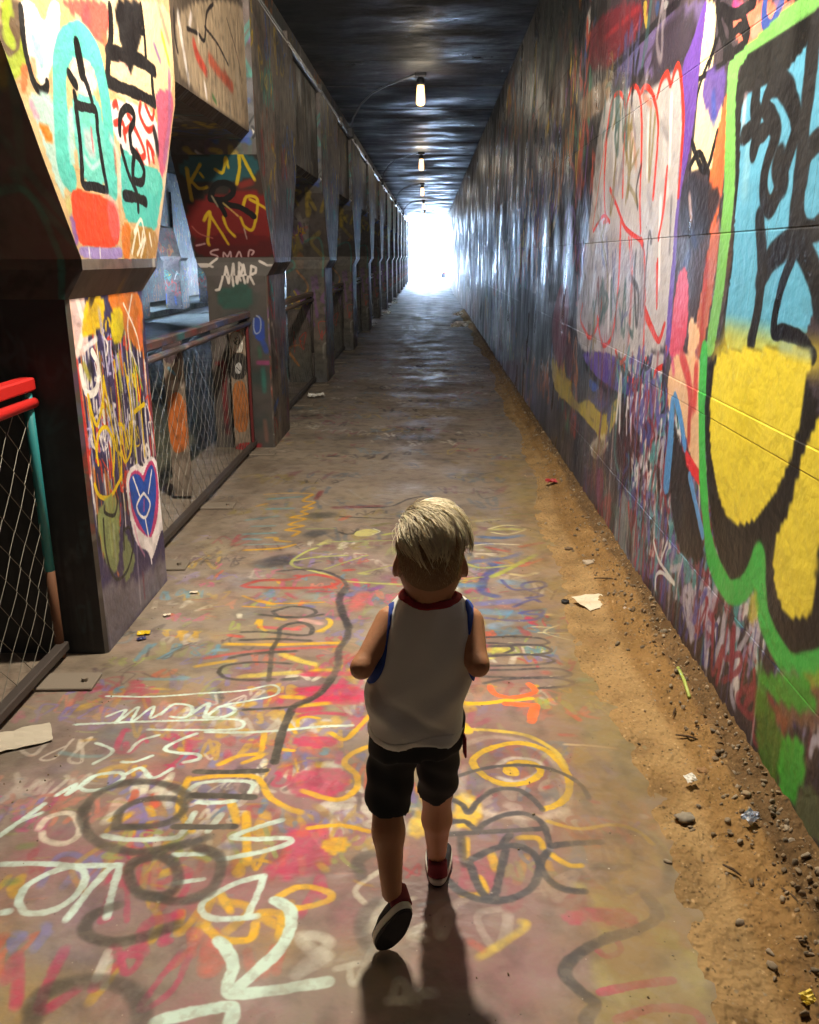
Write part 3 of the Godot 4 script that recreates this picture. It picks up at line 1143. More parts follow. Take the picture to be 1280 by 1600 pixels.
func build_fences():
	var wire := flat("7c786e", 0.55, 0.6)
	var rust := flat("6e4a34", 0.75, 0.3)
	var red := flat("b8201c", 0.45)
	var teal := flat("2a7c80", 0.45)
	var cc := make_canvas("rail", 2.0, 2.0, 128.0, "5a4644", 40)
	cc.blobs(1, ["7a3a36", "2c4a8a", "6a5a54", "8a5a4a", "3a302f", "2f6a70", "a89a94"], 0, 0, 400, 400, 160, 8, 30, 0.7)
	cc.flakes(2, ["d8c8c0", "241c1c", "8a2a28"], 1500, 0.5, 3.0)
	var painted := tri(cc.tex(), 0.5, 0.4)
	var gap := PITCH - 0.77 - 0.02
	make_fence(gap, red, teal, rust, wire, "chain-link railing in front of the nearest pillar, red rail and teal post", Vector3(-1.38, 0, -(2.88 - gap)))
	var f := make_fence(gap, painted, M.iron, M.iron, wire, "chain-link railing between the first and second pillars, orange board fixed behind it", Vector3(-1.38, 0, -3.675))
	var cb := make_canvas("board", 0.12, 1.0, 400.0, "8a7c70", 41)
	cb.f("c86a2c", 2.0, [1, 70, 23, 66, 24, 140, 0, 146], 0.95)
	cb.f("4a3a40", 2.0, [0, 0, 24, 0, 24, 30, 0, 34], 0.9)
	cb.s("6f9ab0", 4.0, [6, 38, 14, 46])
	cb.f("b0a49a", 1.0, [2, 54, 22, 52, 23, 64, 2, 66], 0.9)
	cb.grime(2, "2a2420", 0.6)
	var bm := surf(cb.tex(), 0.7)
	var board := Mesher.new()
	var bd := func(m: Mesher, x: float, z: float, w: float, h0: float, h1: float) -> void:
		m.quad(Vector3(x, h0, z), Vector3(x + w, h0, z), Vector3(x + w, h1, z), Vector3(x, h1, z), [Vector2(0, 1), Vector2(1, 1), Vector2(1, 0), Vector2(0, 0)])
		m.quad(Vector3(x + w, h0, z), Vector3(x + w, h0, z - 0.03), Vector3(x + w, h1, z - 0.03), Vector3(x + w, h1, z), [Vector2(0.9, 1), Vector2(1, 1), Vector2(1, 0), Vector2(0.9, 0)])
		m.quad(Vector3(x + w, h0, z - 0.03), Vector3(x, h0, z - 0.03), Vector3(x, h1, z - 0.03), Vector3(x + w, h1, z - 0.03))
		m.quad(Vector3(x, h0, z - 0.03), Vector3(x, h0, z), Vector3(x, h1, z), Vector3(x, h1, z - 0.03), [Vector2(0, 1), Vector2(0.1, 1), Vector2(0.1, 0), Vector2(0, 0)])
		m.quad(Vector3(x, h1, z), Vector3(x + w, h1, z), Vector3(x + w, h1, z - 0.03), Vector3(x, h1, z - 0.03), [Vector2(0, 0), Vector2(1, 0), Vector2(1, 0.02), Vector2(0, 0.02)])
	bd.call(board, -0.2, -1.35, 0.11, 0.02, 1.0)
	part("board", board.done(bm), f, "upright board with a faded orange patch")
	var ce := make_canvas("end_board", 0.12, 1.0, 400.0, "8a7868", 42)
	ce.f("a8622c", 1.5, [1, 88, 23, 84, 24, 168, 0, 172], 0.95)
	ce.f("26201f", 1.0, [0, 42, 24, 40, 24, 82, 0, 84], 1.0)
	ce.f("c8c2b8", 0.4, [3, 8, 21, 8, 21, 40, 3, 40], 1.0)
	ce.s("1a1a1c", 1.6, [7, 22, 12, 17, 16, 22, 12, 28, 7, 22], 0.3)
	ce.s("1a1a1c", 1.6, [8, 26, 15, 18], 0.3)
	ce.f("c0382c", 0.5, [3, 0, 18, 0, 16, 7, 3, 7], 1.0)
	ce.f("c8c8c8", 0.6, [7, 62, 13, 54, 18, 62, 15, 74, 8, 74], 0.9)
	ce.s("26201f", 1.2, [9, 64, 14, 70], 0.3)
	ce.f("a02024", 2.0, [4, 190, 24, 186, 24, 200, 0, 200], 0.9)
	ce.grime(2, "2a2420", 0.4)
	var eb := Mesher.new()
	bd.call(eb, -0.13, -gap + 0.07, 0.12, 0.0, 0.94)
	part("end_board", eb.done(surf(ce.tex(), 0.6)), f, "upright board with stickers and an orange patch")
	var fr := Mesher.new()
	fr.box(Vector3(0.012, 0.49, -gap + 0.075), Vector3(0.02, 0.96, 0.03))
	part("frame_edge", fr.done(flat("5a1c1e", 0.5)), f)
	var rail2 := flat("6a5648", 0.5)
	var g := make_fence(gap, rail2, M.iron, M.iron, wire, "chain-link railing between the second and third pillars", Vector3(-1.38, 0, -3.675 - PITCH))
	for i in range(3, 14):
		copy(g, "railing", "chain-link railing between the %s and %s pillars" % [ORDER[i - 1], ORDER[i]], Vector3(0, 0, -PITCH * (i - 2)))


# ------------------------------------------------------------------ lamps and wiring
func build_lamps():
	var glow := StandardMaterial3D.new()
	glow.albedo_color = Color(1.0, 0.9, 0.75)
	glow.emission_enabled = true
	glow.emission = Color(1.0, 0.78, 0.48)
	glow.emission_energy_multiplier = 0.9
	var names := ["ceiling lamp over the boy, above the top of the picture", "nearest hanging ceiling lamp in view, large warm bulb", "second hanging ceiling lamp in view", "third hanging ceiling lamp in view", "fourth hanging ceiling lamp in view, small in the glare", "farthest hanging ceiling lamp, next to the daylight"]
	var dark := flat("26242a", 0.5, 0.5)
	for i in LAMPS.size():
		var at := Vector3(LAMPS[i][1], CEIL, -LAMPS[i][0])
		var o := thing("ceiling_lamp", names[i], "lamp", at, "lamps hanging in a row under the ceiling")
		var b := Mesher.new()
		b.box(Vector3(0, -0.02, 0), Vector3(0.14, 0.055, 0.14), Basis.IDENTITY, 0.008)
		part("mounting_box", b.done(dark), o)
		var c := Mesher.new(true)
		c.lathe(Vector3(0, -0.13, 0), [[0.05, 0.0], [0.055, 0.02], [0.05, 0.06], [0.03, 0.085]])
		part("cap", c.done(dark), o)
		var g := Mesher.new(true)
		g.lathe(Vector3(0, -0.37, 0), [[0.012, 0.0], [0.04, 0.008], [0.055, 0.035], [0.053, 0.12], [0.046, 0.2], [0.042, 0.235], [0.02, 0.238]])
		part("bulb_light", g.done(glow), o)
		var l := OmniLight3D.new()
		l.name = "lamp_glow"
		l.light_color = Color(1.0, 0.95, 0.86)
		l.light_energy = 3.3 if i == 0 else 0.06
		l.light_size = 0.09
		l.omni_range = 40.0
		l.omni_attenuation = 2.0
		l.shadow_enabled = true
		l.position = Vector3(0, -0.25, 0)
		o.add_child(l)


func build_conduit():
	var o := thing("conduit", "pair of steel conduits along the top of the left beam", "conduit")
	var pm := flat("8a8c90", 0.3, 0.7)
	for q in [[3.10, -1.178, 0.022], [3.16, -1.2, 0.017]]:
		var m := Mesher.new(true)
		var path := []
		for i in 40:
			path.append(Vector3(q[1], q[0] + 0.004 * sin(i * 1.3), 6.0 - (END + 5.5) * i / 39.0))
		m.tube(path, q[2], 10)
		part("pipe", m.done(pm), o)
	for i in 24:
		var c := Mesher.new()
		c.box(Vector3(-1.19, 3.125, -1.0 - i * 2.2), Vector3(0.07, 0.12, 0.03))
		part("bracket", c.done(M.iron), o)
	for i in LAMPS.size():
		var d: float = LAMPS[i][0]
		var jb := Mesher.new()
		jb.box(Vector3(-1.15, 3.13, -d - 1.6), Vector3(0.09, 0.13, 0.16), Basis.IDENTITY, 0.01)
		part("junction_box", jb.done(flat("2a2a30", 0.5, 0.4)), o)
		var cb := Mesher.new(true)
		var x1: float = LAMPS[i][1] - 0.06
		cb.tube([Vector3(-1.14, 3.18, -d - 1.6), Vector3(-1.1, 3.32, -d - 1.55), Vector3(-0.98, 3.47, -d - 1.4), Vector3(-0.8, 3.565, -d - 1.1), Vector3(-0.55, 3.582, -d - 0.6), Vector3(x1, 3.582, -d)], 0.013, 6)
		var cable := single("lamp_cable", cb.done(flat("55565c", 0.4)), "cable from the left conduit across the ceiling to %s" % ["the lamp over the boy", "the nearest lamp in view", "the second lamp in view", "the third lamp in view", "the fourth lamp in view", "the farthest lamp"][i], "cable", Vector3.ZERO, "cables to the ceiling lamps")


# ------------------------------------------------------------------ the boy
func sm(a: float, b: float, k: float) -> float:
	var h := maxf(k - absf(a - b), 0.0) / k
	return minf(a, b) - h * h * k * 0.25


func cone(p: Vector3, a: Vector3, b: Vector3, ra: float, rb: float) -> float:
	var ba := b - a
	var h := clampf((p - a).dot(ba) / ba.length_squared(), 0.0, 1.0)
	return (p - a - ba * h).length() - lerpf(ra, rb, h)


func oval(p: Vector3, c: Vector3, r: Vector3) -> float:
	var q := (p - c) / r
	var l := q.length()
	return (l - 1.0) * minf(r.x, minf(r.y, r.z)) if l > 0.01 else -minf(r.x, minf(r.y, r.z))


static func P(x: float, h: float, d: float) -> Vector3:
	return Vector3(x, h, -d)


var SH_L := P(-0.080, 0.733, 1.595)
var SH_R := P(0.088, 0.733, 1.595)
var EL_L := P(-0.131, 0.664, 1.520)
var EL_R := P(0.101, 0.672, 1.520)
var WR_L := P(-0.108, 0.662, 1.640)
var WR_R := P(0.084, 0.672, 1.640)
var HIP_L := P(-0.060, 0.505, 1.560)
var HIP_R := P(0.026, 0.505, 1.560)
var KN_L := P(-0.086, 0.345, 1.575)
var KN_R := P(0.024, 0.285, 1.665)
var AN_L := P(-0.072, 0.158, 1.480)
var AN_R := P(0.026, 0.062, 1.712)
var HEAD := P(0.005, 0.872, 1.615)


func torso(p: Vector3, grow: float) -> float:
	var t := clampf((p.y - 0.48) / 0.32, 0.0, 1.0) * 8.0
	var i := mini(int(t), 7)
	var f := t - i
	# half width, half depth, centre x, centre d, from the hips up to the neck
	var W := [0.088, 0.090, 0.094, 0.098, 0.099, 0.097, 0.094, 0.080, 0.040]
	var D := [0.070, 0.071, 0.070, 0.069, 0.068, 0.066, 0.060, 0.050, 0.034]
	var X := [-0.027, -0.026, -0.023, -0.018, -0.009, 0.0, 0.004, 0.005, 0.005]
	var Z := [1.555, 1.557, 1.562, 1.570, 1.580, 1.589, 1.596, 1.602, 1.606]
	var w := lerpf(W[i], W[i + 1], f) + grow
	var d := lerpf(D[i], D[i + 1], f) + grow
	var q := Vector2((p.x - lerpf(X[i], X[i + 1], f)) / w, (p.z + lerpf(Z[i], Z[i + 1], f)) / d)
	# a boxier section than an ellipse
	var l := pow(pow(absf(q.x), 2.5) + pow(absf(q.y), 2.5), 0.4)
	return (l - 1.0) * minf(w, d)


func capped_torso(p: Vector3, grow: float, lo: float, hi: float) -> float:
	return maxf(torso(p, grow), maxf(lo - p.y, p.y - hi))


func limbs(p: Vector3) -> float:
	var a := cone(p, SH_L, EL_L, 0.0275, 0.0205)
	a = sm(a, cone(p, EL_L, WR_L, 0.0215, 0.0160), 0.012)
	var b := cone(p, SH_R, EL_R, 0.0275, 0.0205)
	b = sm(b, cone(p, EL_R, WR_R, 0.0215, 0.0160), 0.012)
	var d := minf(a, b)
	for s in 2:
		var h: Vector3 = HIP_L if s == 0 else HIP_R
		var k: Vector3 = KN_L if s == 0 else KN_R
		var n: Vector3 = AN_L if s == 0 else AN_R
		var e := cone(p, h, k, 0.044, 0.035)
		e = sm(e, cone(p, k, k.lerp(n, 0.4) + Vector3(0, 0, 0.006), 0.034, 0.0335), 0.02)
		e = sm(e, cone(p, k.lerp(n, 0.4) + Vector3(0, 0, 0.006), n, 0.0335, 0.0215), 0.015)
		d = minf(d, e)
	return d


func body_field(p: Vector3) -> float:
	var d := capped_torso(p, -0.010, 0.49, 0.765)
	d = sm(d, limbs(p), 0.025)
	d = sm(d, cone(p, P(0.005, 0.74, 1.60), P(0.005, 0.83, 1.612), 0.042, 0.036), 0.03)
	return d


func head_field(p: Vector3) -> float:
	var d := oval(p, HEAD + Vector3(0, 0.018, 0.0), Vector3(0.0655, 0.077, 0.080))          # skull
	d = sm(d, oval(p, HEAD + Vector3(0, -0.028, -0.022), Vector3(0.054, 0.060, 0.058)), 0.04)    # face and jaw
	d = sm(d, oval(p, HEAD + Vector3(0, -0.04, 0.02), Vector3(0.050, 0.05, 0.05)), 0.04)    # nape
	d = sm(d, cone(p, P(0.005, 0.77, 1.604), P(0.005, 0.83, 1.612), 0.039, 0.038), 0.025)
	d = sm(d, oval(p, HEAD + Vector3(0, -0.022, -0.081), Vector3(0.009, 0.013, 0.012)), 0.012)  # nose
	d = sm(d, oval(p, HEAD + Vector3(0, -0.052, -0.073), Vector3(0.017, 0.005, 0.008)), 0.008)  # mouth
	for s in [-1.0, 1.0]:
		d = sm(d, oval(p, HEAD + Vector3(s * 0.03, -0.03, -0.06), Vector3(0.02, 0.02, 0.02)), 0.02)   # cheeks
		d = maxf(d, -oval(p, HEAD + Vector3(s * 0.025, -0.004, -0.085), Vector3(0.013, 0.009, 0.012)))   # eye sockets
		var q := p - (HEAD + Vector3(s * 0.066, -0.022, 0.010))
		q = Basis(Vector3.FORWARD, s * 0.18) * (Basis(Vector3.UP, -s * 0.5) * q)
		var ear := oval(q, Vector3.ZERO, Vector3(0.0075, 0.026, 0.0165))
		ear = maxf(ear, -oval(q, Vector3(s * 0.007, 0.003, -0.003), Vector3(0.006, 0.016, 0.009)))
		d = sm(d, ear, 0.006)
	return d


func hand_field(p: Vector3, wr: Vector3, s: float) -> float:
	# a loosely closed hand ahead of the wrist: palm, four curled fingers, and the thumb off the side
	var q := p - wr
	q.x *= s
	var d := cone(q, Vector3(0, 0, 0.004), Vector3(0, 0.002, -0.016), 0.0150, 0.0155)
	d = sm(d, cone(q, Vector3(0, 0.012, -0.026), Vector3(0, -0.012, -0.026), 0.0095, 0.0085), 0.012)
	for i in 4:
		var y := 0.0155 - i * 0.0100
		var l: float = [0.013, 0.0155, 0.0145, 0.011][i]
		var k0 := Vector3(0.002, y, -0.032)
		var k1 := k0 + Vector3(-0.004, 0, -l)
		var k2 := k1 + Vector3(-0.012, -0.001, -0.001)
		var k3 := k2 + Vector3(-0.005, 0, 0.010)
		var fd := cone(q, k0, k1, 0.0052, 0.0047)
		fd = minf(fd, cone(q, k1, k2, 0.0047, 0.0043))
		fd = minf(fd, cone(q, k2, k3, 0.0043, 0.0038))
		d = sm(d, fd, 0.003)
	var t0 := Vector3(-0.008, 0.013, -0.006)
	var t1 := Vector3(-0.016, 0.019, -0.022)
	var t2 := Vector3(-0.017, 0.016, -0.035)
	d = sm(d, minf(cone(q, t0, t1, 0.0068, 0.0056), cone(q, t1, t2, 0.0056, 0.0045)), 0.004)
	return d


func folds(p: Vector3) -> float:
	# creases of the vest: one long slanting fold from the left waist to the right hem, and slack above the hem
	var s := (p.y - 0.615) + (p.x + 0.11) * 0.56
	var k := 0.0060 * exp(-s * s / 0.00016) * smoothstep(0.13, -0.02, absf(p.x + 0.0))
	var s2 := (p.y - 0.575) + (p.x + 0.10) * 0.62
	k -= 0.0040 * exp(-s2 * s2 / 0.00030)
	k += 0.0022 * sin(p.x * 60.0 + p.y * 40.0) * smoothstep(0.62, 0.50, p.y)
	k += 0.0015 * sin(p.y * 75.0 - p.x * 50.0) * smoothstep(0.7, 0.6, p.y)
	k += 0.0016 * sin(p.x * 95.0 - p.y * 20.0) * smoothstep(0.66, 0.74, p.y)
	return k


func arm_hole(p: Vector3) -> float:
	return minf(cone(p, P(-0.122, 0.80, 1.592), P(-0.128, 0.665, 1.572), 0.030, 0.034), cone(p, P(0.132, 0.80, 1.592), P(0.126, 0.665, 1.572), 0.030, 0.034))


func neck_hole(p: Vector3) -> float:
	return (Vector3(p.x - 0.005, (p.y - 0.822) * 1.0, p.z + 1.614)).length() - 0.066


func vest_field(p: Vector3) -> float:
	var flare := 0.006 + 0.004 * smoothstep(0.62, 0.5, p.y)
	var hem := 0.512 + 0.006 * sin(p.x * 30.0 + 1.0)
	var d := maxf(torso(p, flare), maxf(hem - p.y, p.y - 0.797)) + folds(p) * 1.8
	# shoulders run down from the neck
	d = maxf(d, (p.y - 0.792 + maxf(0.0, absf(p.x - 0.005) - 0.05) * 0.38) * 0.93)
	d = maxf(d, -arm_hole(p))
	d = maxf(d, -neck_hole(p))
	return d


func vest_hem(p: Vector3) -> float:
	return maxf(vest_field(p) - 0.0022, p.y - 0.526 - 0.006 * sin(p.x * 30.0 + 1.0))


func vest_trim(p: Vector3) -> float:
	return maxf(vest_field(p) - 0.003, arm_hole(p) - 0.0245)


func vest_collar(p: Vector3) -> float:
	return maxf(vest_field(p) - 0.0018, neck_hole(p) - 0.012)


func shorts_field(p: Vector3) -> float:
	var d := maxf(torso(p, -0.009), p.y - 0.518)
	d = maxf(d, 0.465 - p.y)
	var cuts := 1e3
	for s in 2:
		var h: Vector3 = (HIP_L + Vector3(0, 0.03, 0)) if s == 0 else (HIP_R + Vector3(0, 0.03, 0))
		var k: Vector3 = P(-0.084, 0.318, 1.568) if s == 0 else P(0.024, 0.296, 1.655)
		var ax := (k - h).normalized()
		var e := cone(p, h, k + ax * 0.03, 0.050, 0.049 if s == 0 else 0.042)
		e = maxf(e, (p - k).dot(ax))
		cuts = minf(cuts, e)
	d = sm(d, cuts, 0.03) - 0.002
	d += 0.0022 * sin(p.y * 85.0 + p.x * 40.0) * smoothstep(0.5, 0.4, p.y) + 0.0015 * sin(p.x * 110.0 + p.y * 30.0)
	return d * 0.9


func crop_field(p: Vector3) -> float:
	# the short-cut hair: a shell over the skull, kept off the face, the ears and the neck
	var d := oval(p, HEAD + Vector3(0, 0.020, 0.001), Vector3(0.0672, 0.0785, 0.0815))
	d = sm(d, oval(p, HEAD + Vector3(0, -0.036, 0.021), Vector3(0.0508, 0.05, 0.0512)), 0.04)
	var q := p - HEAD
	d = maxf(d, -q.z - 0.055 - q.y * 0.05)
	d = maxf(d, (-q.y - 0.005) - (q.z - 0.012) * 1.3 if q.z < 0.035 else -q.y - 0.062)
	for s in [-1.0, 1.0]:
		d = maxf(d, -oval(p, HEAD + Vector3(s * 0.07, -0.022, 0.006), Vector3(0.016, 0.030, 0.020)))
	return d


func crop_or_skin(p: Vector3) -> float:
	return minf(head_field(p), crop_field(p))


func build_child():
	var skin := flat("b07c5a", 0.5)
	skin.heightmap_enabled = true
	skin.heightmap_texture = ImageTexture.create_from_image(noise_image(256, 256, 0.12, 62, 4))
	skin.heightmap_scale = 0.04
	skin.uv1_triplanar = true
	skin.uv1_scale = Vector3.ONE * 9.0
	skin.subsurf_scatter_enabled = true
	skin.subsurf_scatter_strength = 0.12
	var boy := thing("person", "small blond boy seen from behind, walking in white vest, black shorts and dark shoes", "person", Vector3(0.0, 0, 0))
	var n := Nets.new()
	n.add(body_field, P(-0.19, 0.05, 1.80) , P(0.16, 0.84, 1.42), 0.0065)
	n.add(head_field, P(-0.085, 0.765, 1.735), P(0.10, 0.985, 1.515), 0.0035)
	n.add(func(p: Vector3) -> float: return hand_field(p, WR_L, -1.0), WR_L + Vector3(-0.04, -0.04, -0.07), WR_L + Vector3(0.04, 0.04, 0.02), 0.0025)
	n.add(func(p: Vector3) -> float: return hand_field(p, WR_R, 1.0), WR_R + Vector3(-0.04, -0.04, -0.07), WR_R + Vector3(0.04, 0.04, 0.02), 0.0025)
	part("body", n.done(skin), boy)
	for s in [-1.0, 1.0]:
		var e := Mesher.new(true)
		var at := HEAD + Vector3(s * 0.025, -0.004, -0.0735)
		e.lathe(at - Vector3(0, 0.0085, 0), [[0.002, 0.0], [0.006, 0.0025], [0.0085, 0.0085], [0.006, 0.0145], [0.002, 0.017]], 14)
		var eye := part("eye", e.done(flat("e8e4de", 0.2)), boy)
		var ir := Mesher.new(true)
		ir.tube([at + Vector3(0, 0, -0.0080), at + Vector3(0, 0, -0.0092)], 0.0042, 12)
		part("iris", ir.done(flat("3a4a58", 0.2)), eye)
	var lip := lump(HEAD + Vector3(0, -0.053, -0.0775), Vector3(0.013, 0.0036, 0.004), 3, 0.0)
	part("lips", lip.done(flat("a8605a", 0.4)), boy)
	# clothes
	var cloth := flat("dcdcd8", 0.9)
	cloth.rim_enabled = true
	cloth.rim = 0.3
	var wv := noise_image(256, 256, 0.25, 60, 2)
	cloth.heightmap_enabled = true
	cloth.heightmap_texture = ImageTexture.create_from_image(wv)
	cloth.heightmap_scale = 0.06
	cloth.uv1_triplanar = true
	cloth.uv1_scale = Vector3.ONE * 8.0
	var lo := P(-0.16, 0.47, 1.70)
	var hi := P(0.14, 0.82, 1.46)
	var v := Nets.new()
	v.add(vest_field, lo, hi, 0.005)
	var vest := part("vest", v.done(cloth), boy, "white sleeveless vest")
	var t := Nets.new()
	t.add(vest_trim, P(-0.16, 0.60, 1.70), hi, 0.0035)
	part("armhole_trim", t.done(flat("1f3f9a", 0.85)), vest, "blue edging of the armholes")
	var c := Nets.new()
	c.add(vest_collar, P(-0.08, 0.73, 1.70), P(0.09, 0.82, 1.52), 0.0035)
	part("collar", c.done(flat("8a1420", 0.85)), vest, "dark red round collar")
	var hb := Nets.new()
	hb.add(vest_hem, P(-0.16, 0.49, 1.70), P(0.14, 0.545, 1.46), 0.0035)
	part("hem", hb.done(cloth), vest)
	var s2 := Nets.new()
	s2.add(shorts_field, P(-0.17, 0.26, 1.74), P(0.12, 0.56, 1.46), 0.006)
	var black := flat("0e0f15", 0.9)
	var shorts := part("shorts", s2.done(black), boy, "black knee-length shorts")
	var tb := Mesher.new()
	tb.box(P(0.079, 0.475, 1.545), Vector3(0.004, 0.05, 0.022), Basis.from_euler(Vector3(0.1, 0.2, 0.05)), 0.001)
	part("side_tab", tb.done(flat("8a1a28", 0.8)), shorts)
	# shoes: the left one has pushed off and shows its sole, the right one stands
	make_shoe(boy, P(0.028, 0.0, 1.690), Vector3(0.05, 0.0, -1.0).normalized(), Vector3.UP, "right shoe, standing flat")
	var fwd := (P(-0.098, 0.006, 1.476) - P(-0.042, 0.146, 1.440)).normalized()
	var upv := Vector3(-0.35, 0.25, -1.0)
	upv = (upv - fwd * upv.dot(fwd)).normalized()
	make_shoe(boy, P(-0.042, 0.137, 1.440), fwd, upv, "left shoe, heel lifted to show the dark sole")
	make_hair(boy)


func make_shoe(boy: Node, heel: Vector3, f: Vector3, u: Vector3, label: String) -> void:
	var r := f.cross(u).normalized()
	var L := 0.152
	var at := func(t: float, w: float, h: float) -> Vector3: return heel + f * (t * L - 0.012) + r * w + u * h
	var width := func(t: float) -> float:
		var w := 0.0
		for q in [[0.0, 0.0], [0.03, 0.016], [0.1, 0.0235], [0.25, 0.0255], [0.42, 0.0245], [0.6, 0.0285], [0.75, 0.0315], [0.87, 0.0275], [0.95, 0.018], [1.0, 0.0]]:
			if q[0] <= t + 1e-6:
				w = q[1]
				continue
			return lerpf(w, q[1], 0.5)
		return w
	var outline := func(h: float, grow: float) -> Array:
		var ring := []
		for k in 44:
			var w := TAU * k / 44.0
			var t := 0.5 + 0.5 * cos(w)
			var half := 0.0265 + 0.006 * sin((t - 0.25) * PI) * (1.0 if t > 0.25 else 0.0)
			var sw := pow(absf(sin(w)), 0.72) * signf(sin(w))
			ring.append(at.call(t + grow * cos(w) * 6.0, sw * (half + grow) , h))
		return ring
	var m := Mesher.new()
	m.loft([outline.call(0.0, -0.0015), outline.call(0.002, 0.0), outline.call(0.007, 0.0)])
	var shoe := part("shoe", null, boy, label)
	var up := Mesher.new(true)
	var rings := []
	for i in 19:
		var t := i / 18.0
		var half := (0.0255 + 0.006 * sin((t - 0.25) * PI) * (1.0 if t > 0.25 else 0.0)) * pow(maxf(0.02, 1.0 - pow(absf(2.0 * t - 1.0), 5.0)), 0.5)
		var top := 0.062 - 0.010 * smoothstep(0.0, 0.25, t)
		top = lerpf(top, 0.036, smoothstep(0.42, 0.72, t))
		top = lerpf(top, 0.022, smoothstep(0.8, 1.0, t))
		var ring := []
		for k in 20:
			var w := TAU * k / 20.0
			var y := sin(w)
			var narrow := 1.0 - 0.22 * maxf(0.0, y) * (1.0 if t < 0.5 else 0.4)
			ring.append(at.call(0.02 + t * 0.96, cos(w) * half * narrow, 0.012 + (top - 0.012) * (0.5 + 0.5 * y)))
		rings.append(ring)
	up.loft(rings)
	shoe.mesh = up.done(flat("1c1d22", 0.75))
	part("outsole", m.done(flat("15151a", 0.8)), shoe)
	var mid := Mesher.new()
	mid.loft([outline.call(0.007, 0.0012), outline.call(0.010, 0.0022), outline.call(0.019, 0.0022), outline.call(0.022, 0.0006)])
	part("midsole", mid.done(flat("c8c4ba", 0.6)), shoe, "pale rubber edge")
	var tab := Mesher.new(true)
	var tr := []
	for i in 5:
		var h := 0.024 + i * 0.0105
		var ring := []
		for k in 16:
			var w := TAU * k / 16.0
			ring.append(at.call(0.115 + 0.105 * cos(w), sin(w) * (0.0245 - i * 0.0006), h))
		tr.append(ring)
	tab.loft(tr)
	part("heel_patch", tab.done(flat("741424", 0.8)), shoe, "red heel patch")
	var lace := Mesher.new()
	for i in 4:
		lace.box(at.call(0.52 + i * 0.065, 0.0, 0.049 - i * 0.005), Vector3(0.026, 0.003, 0.003), Basis(r, u, -f), 0.001)
	part("laces", lace.done(flat("d0ccc4", 0.8)), shoe)


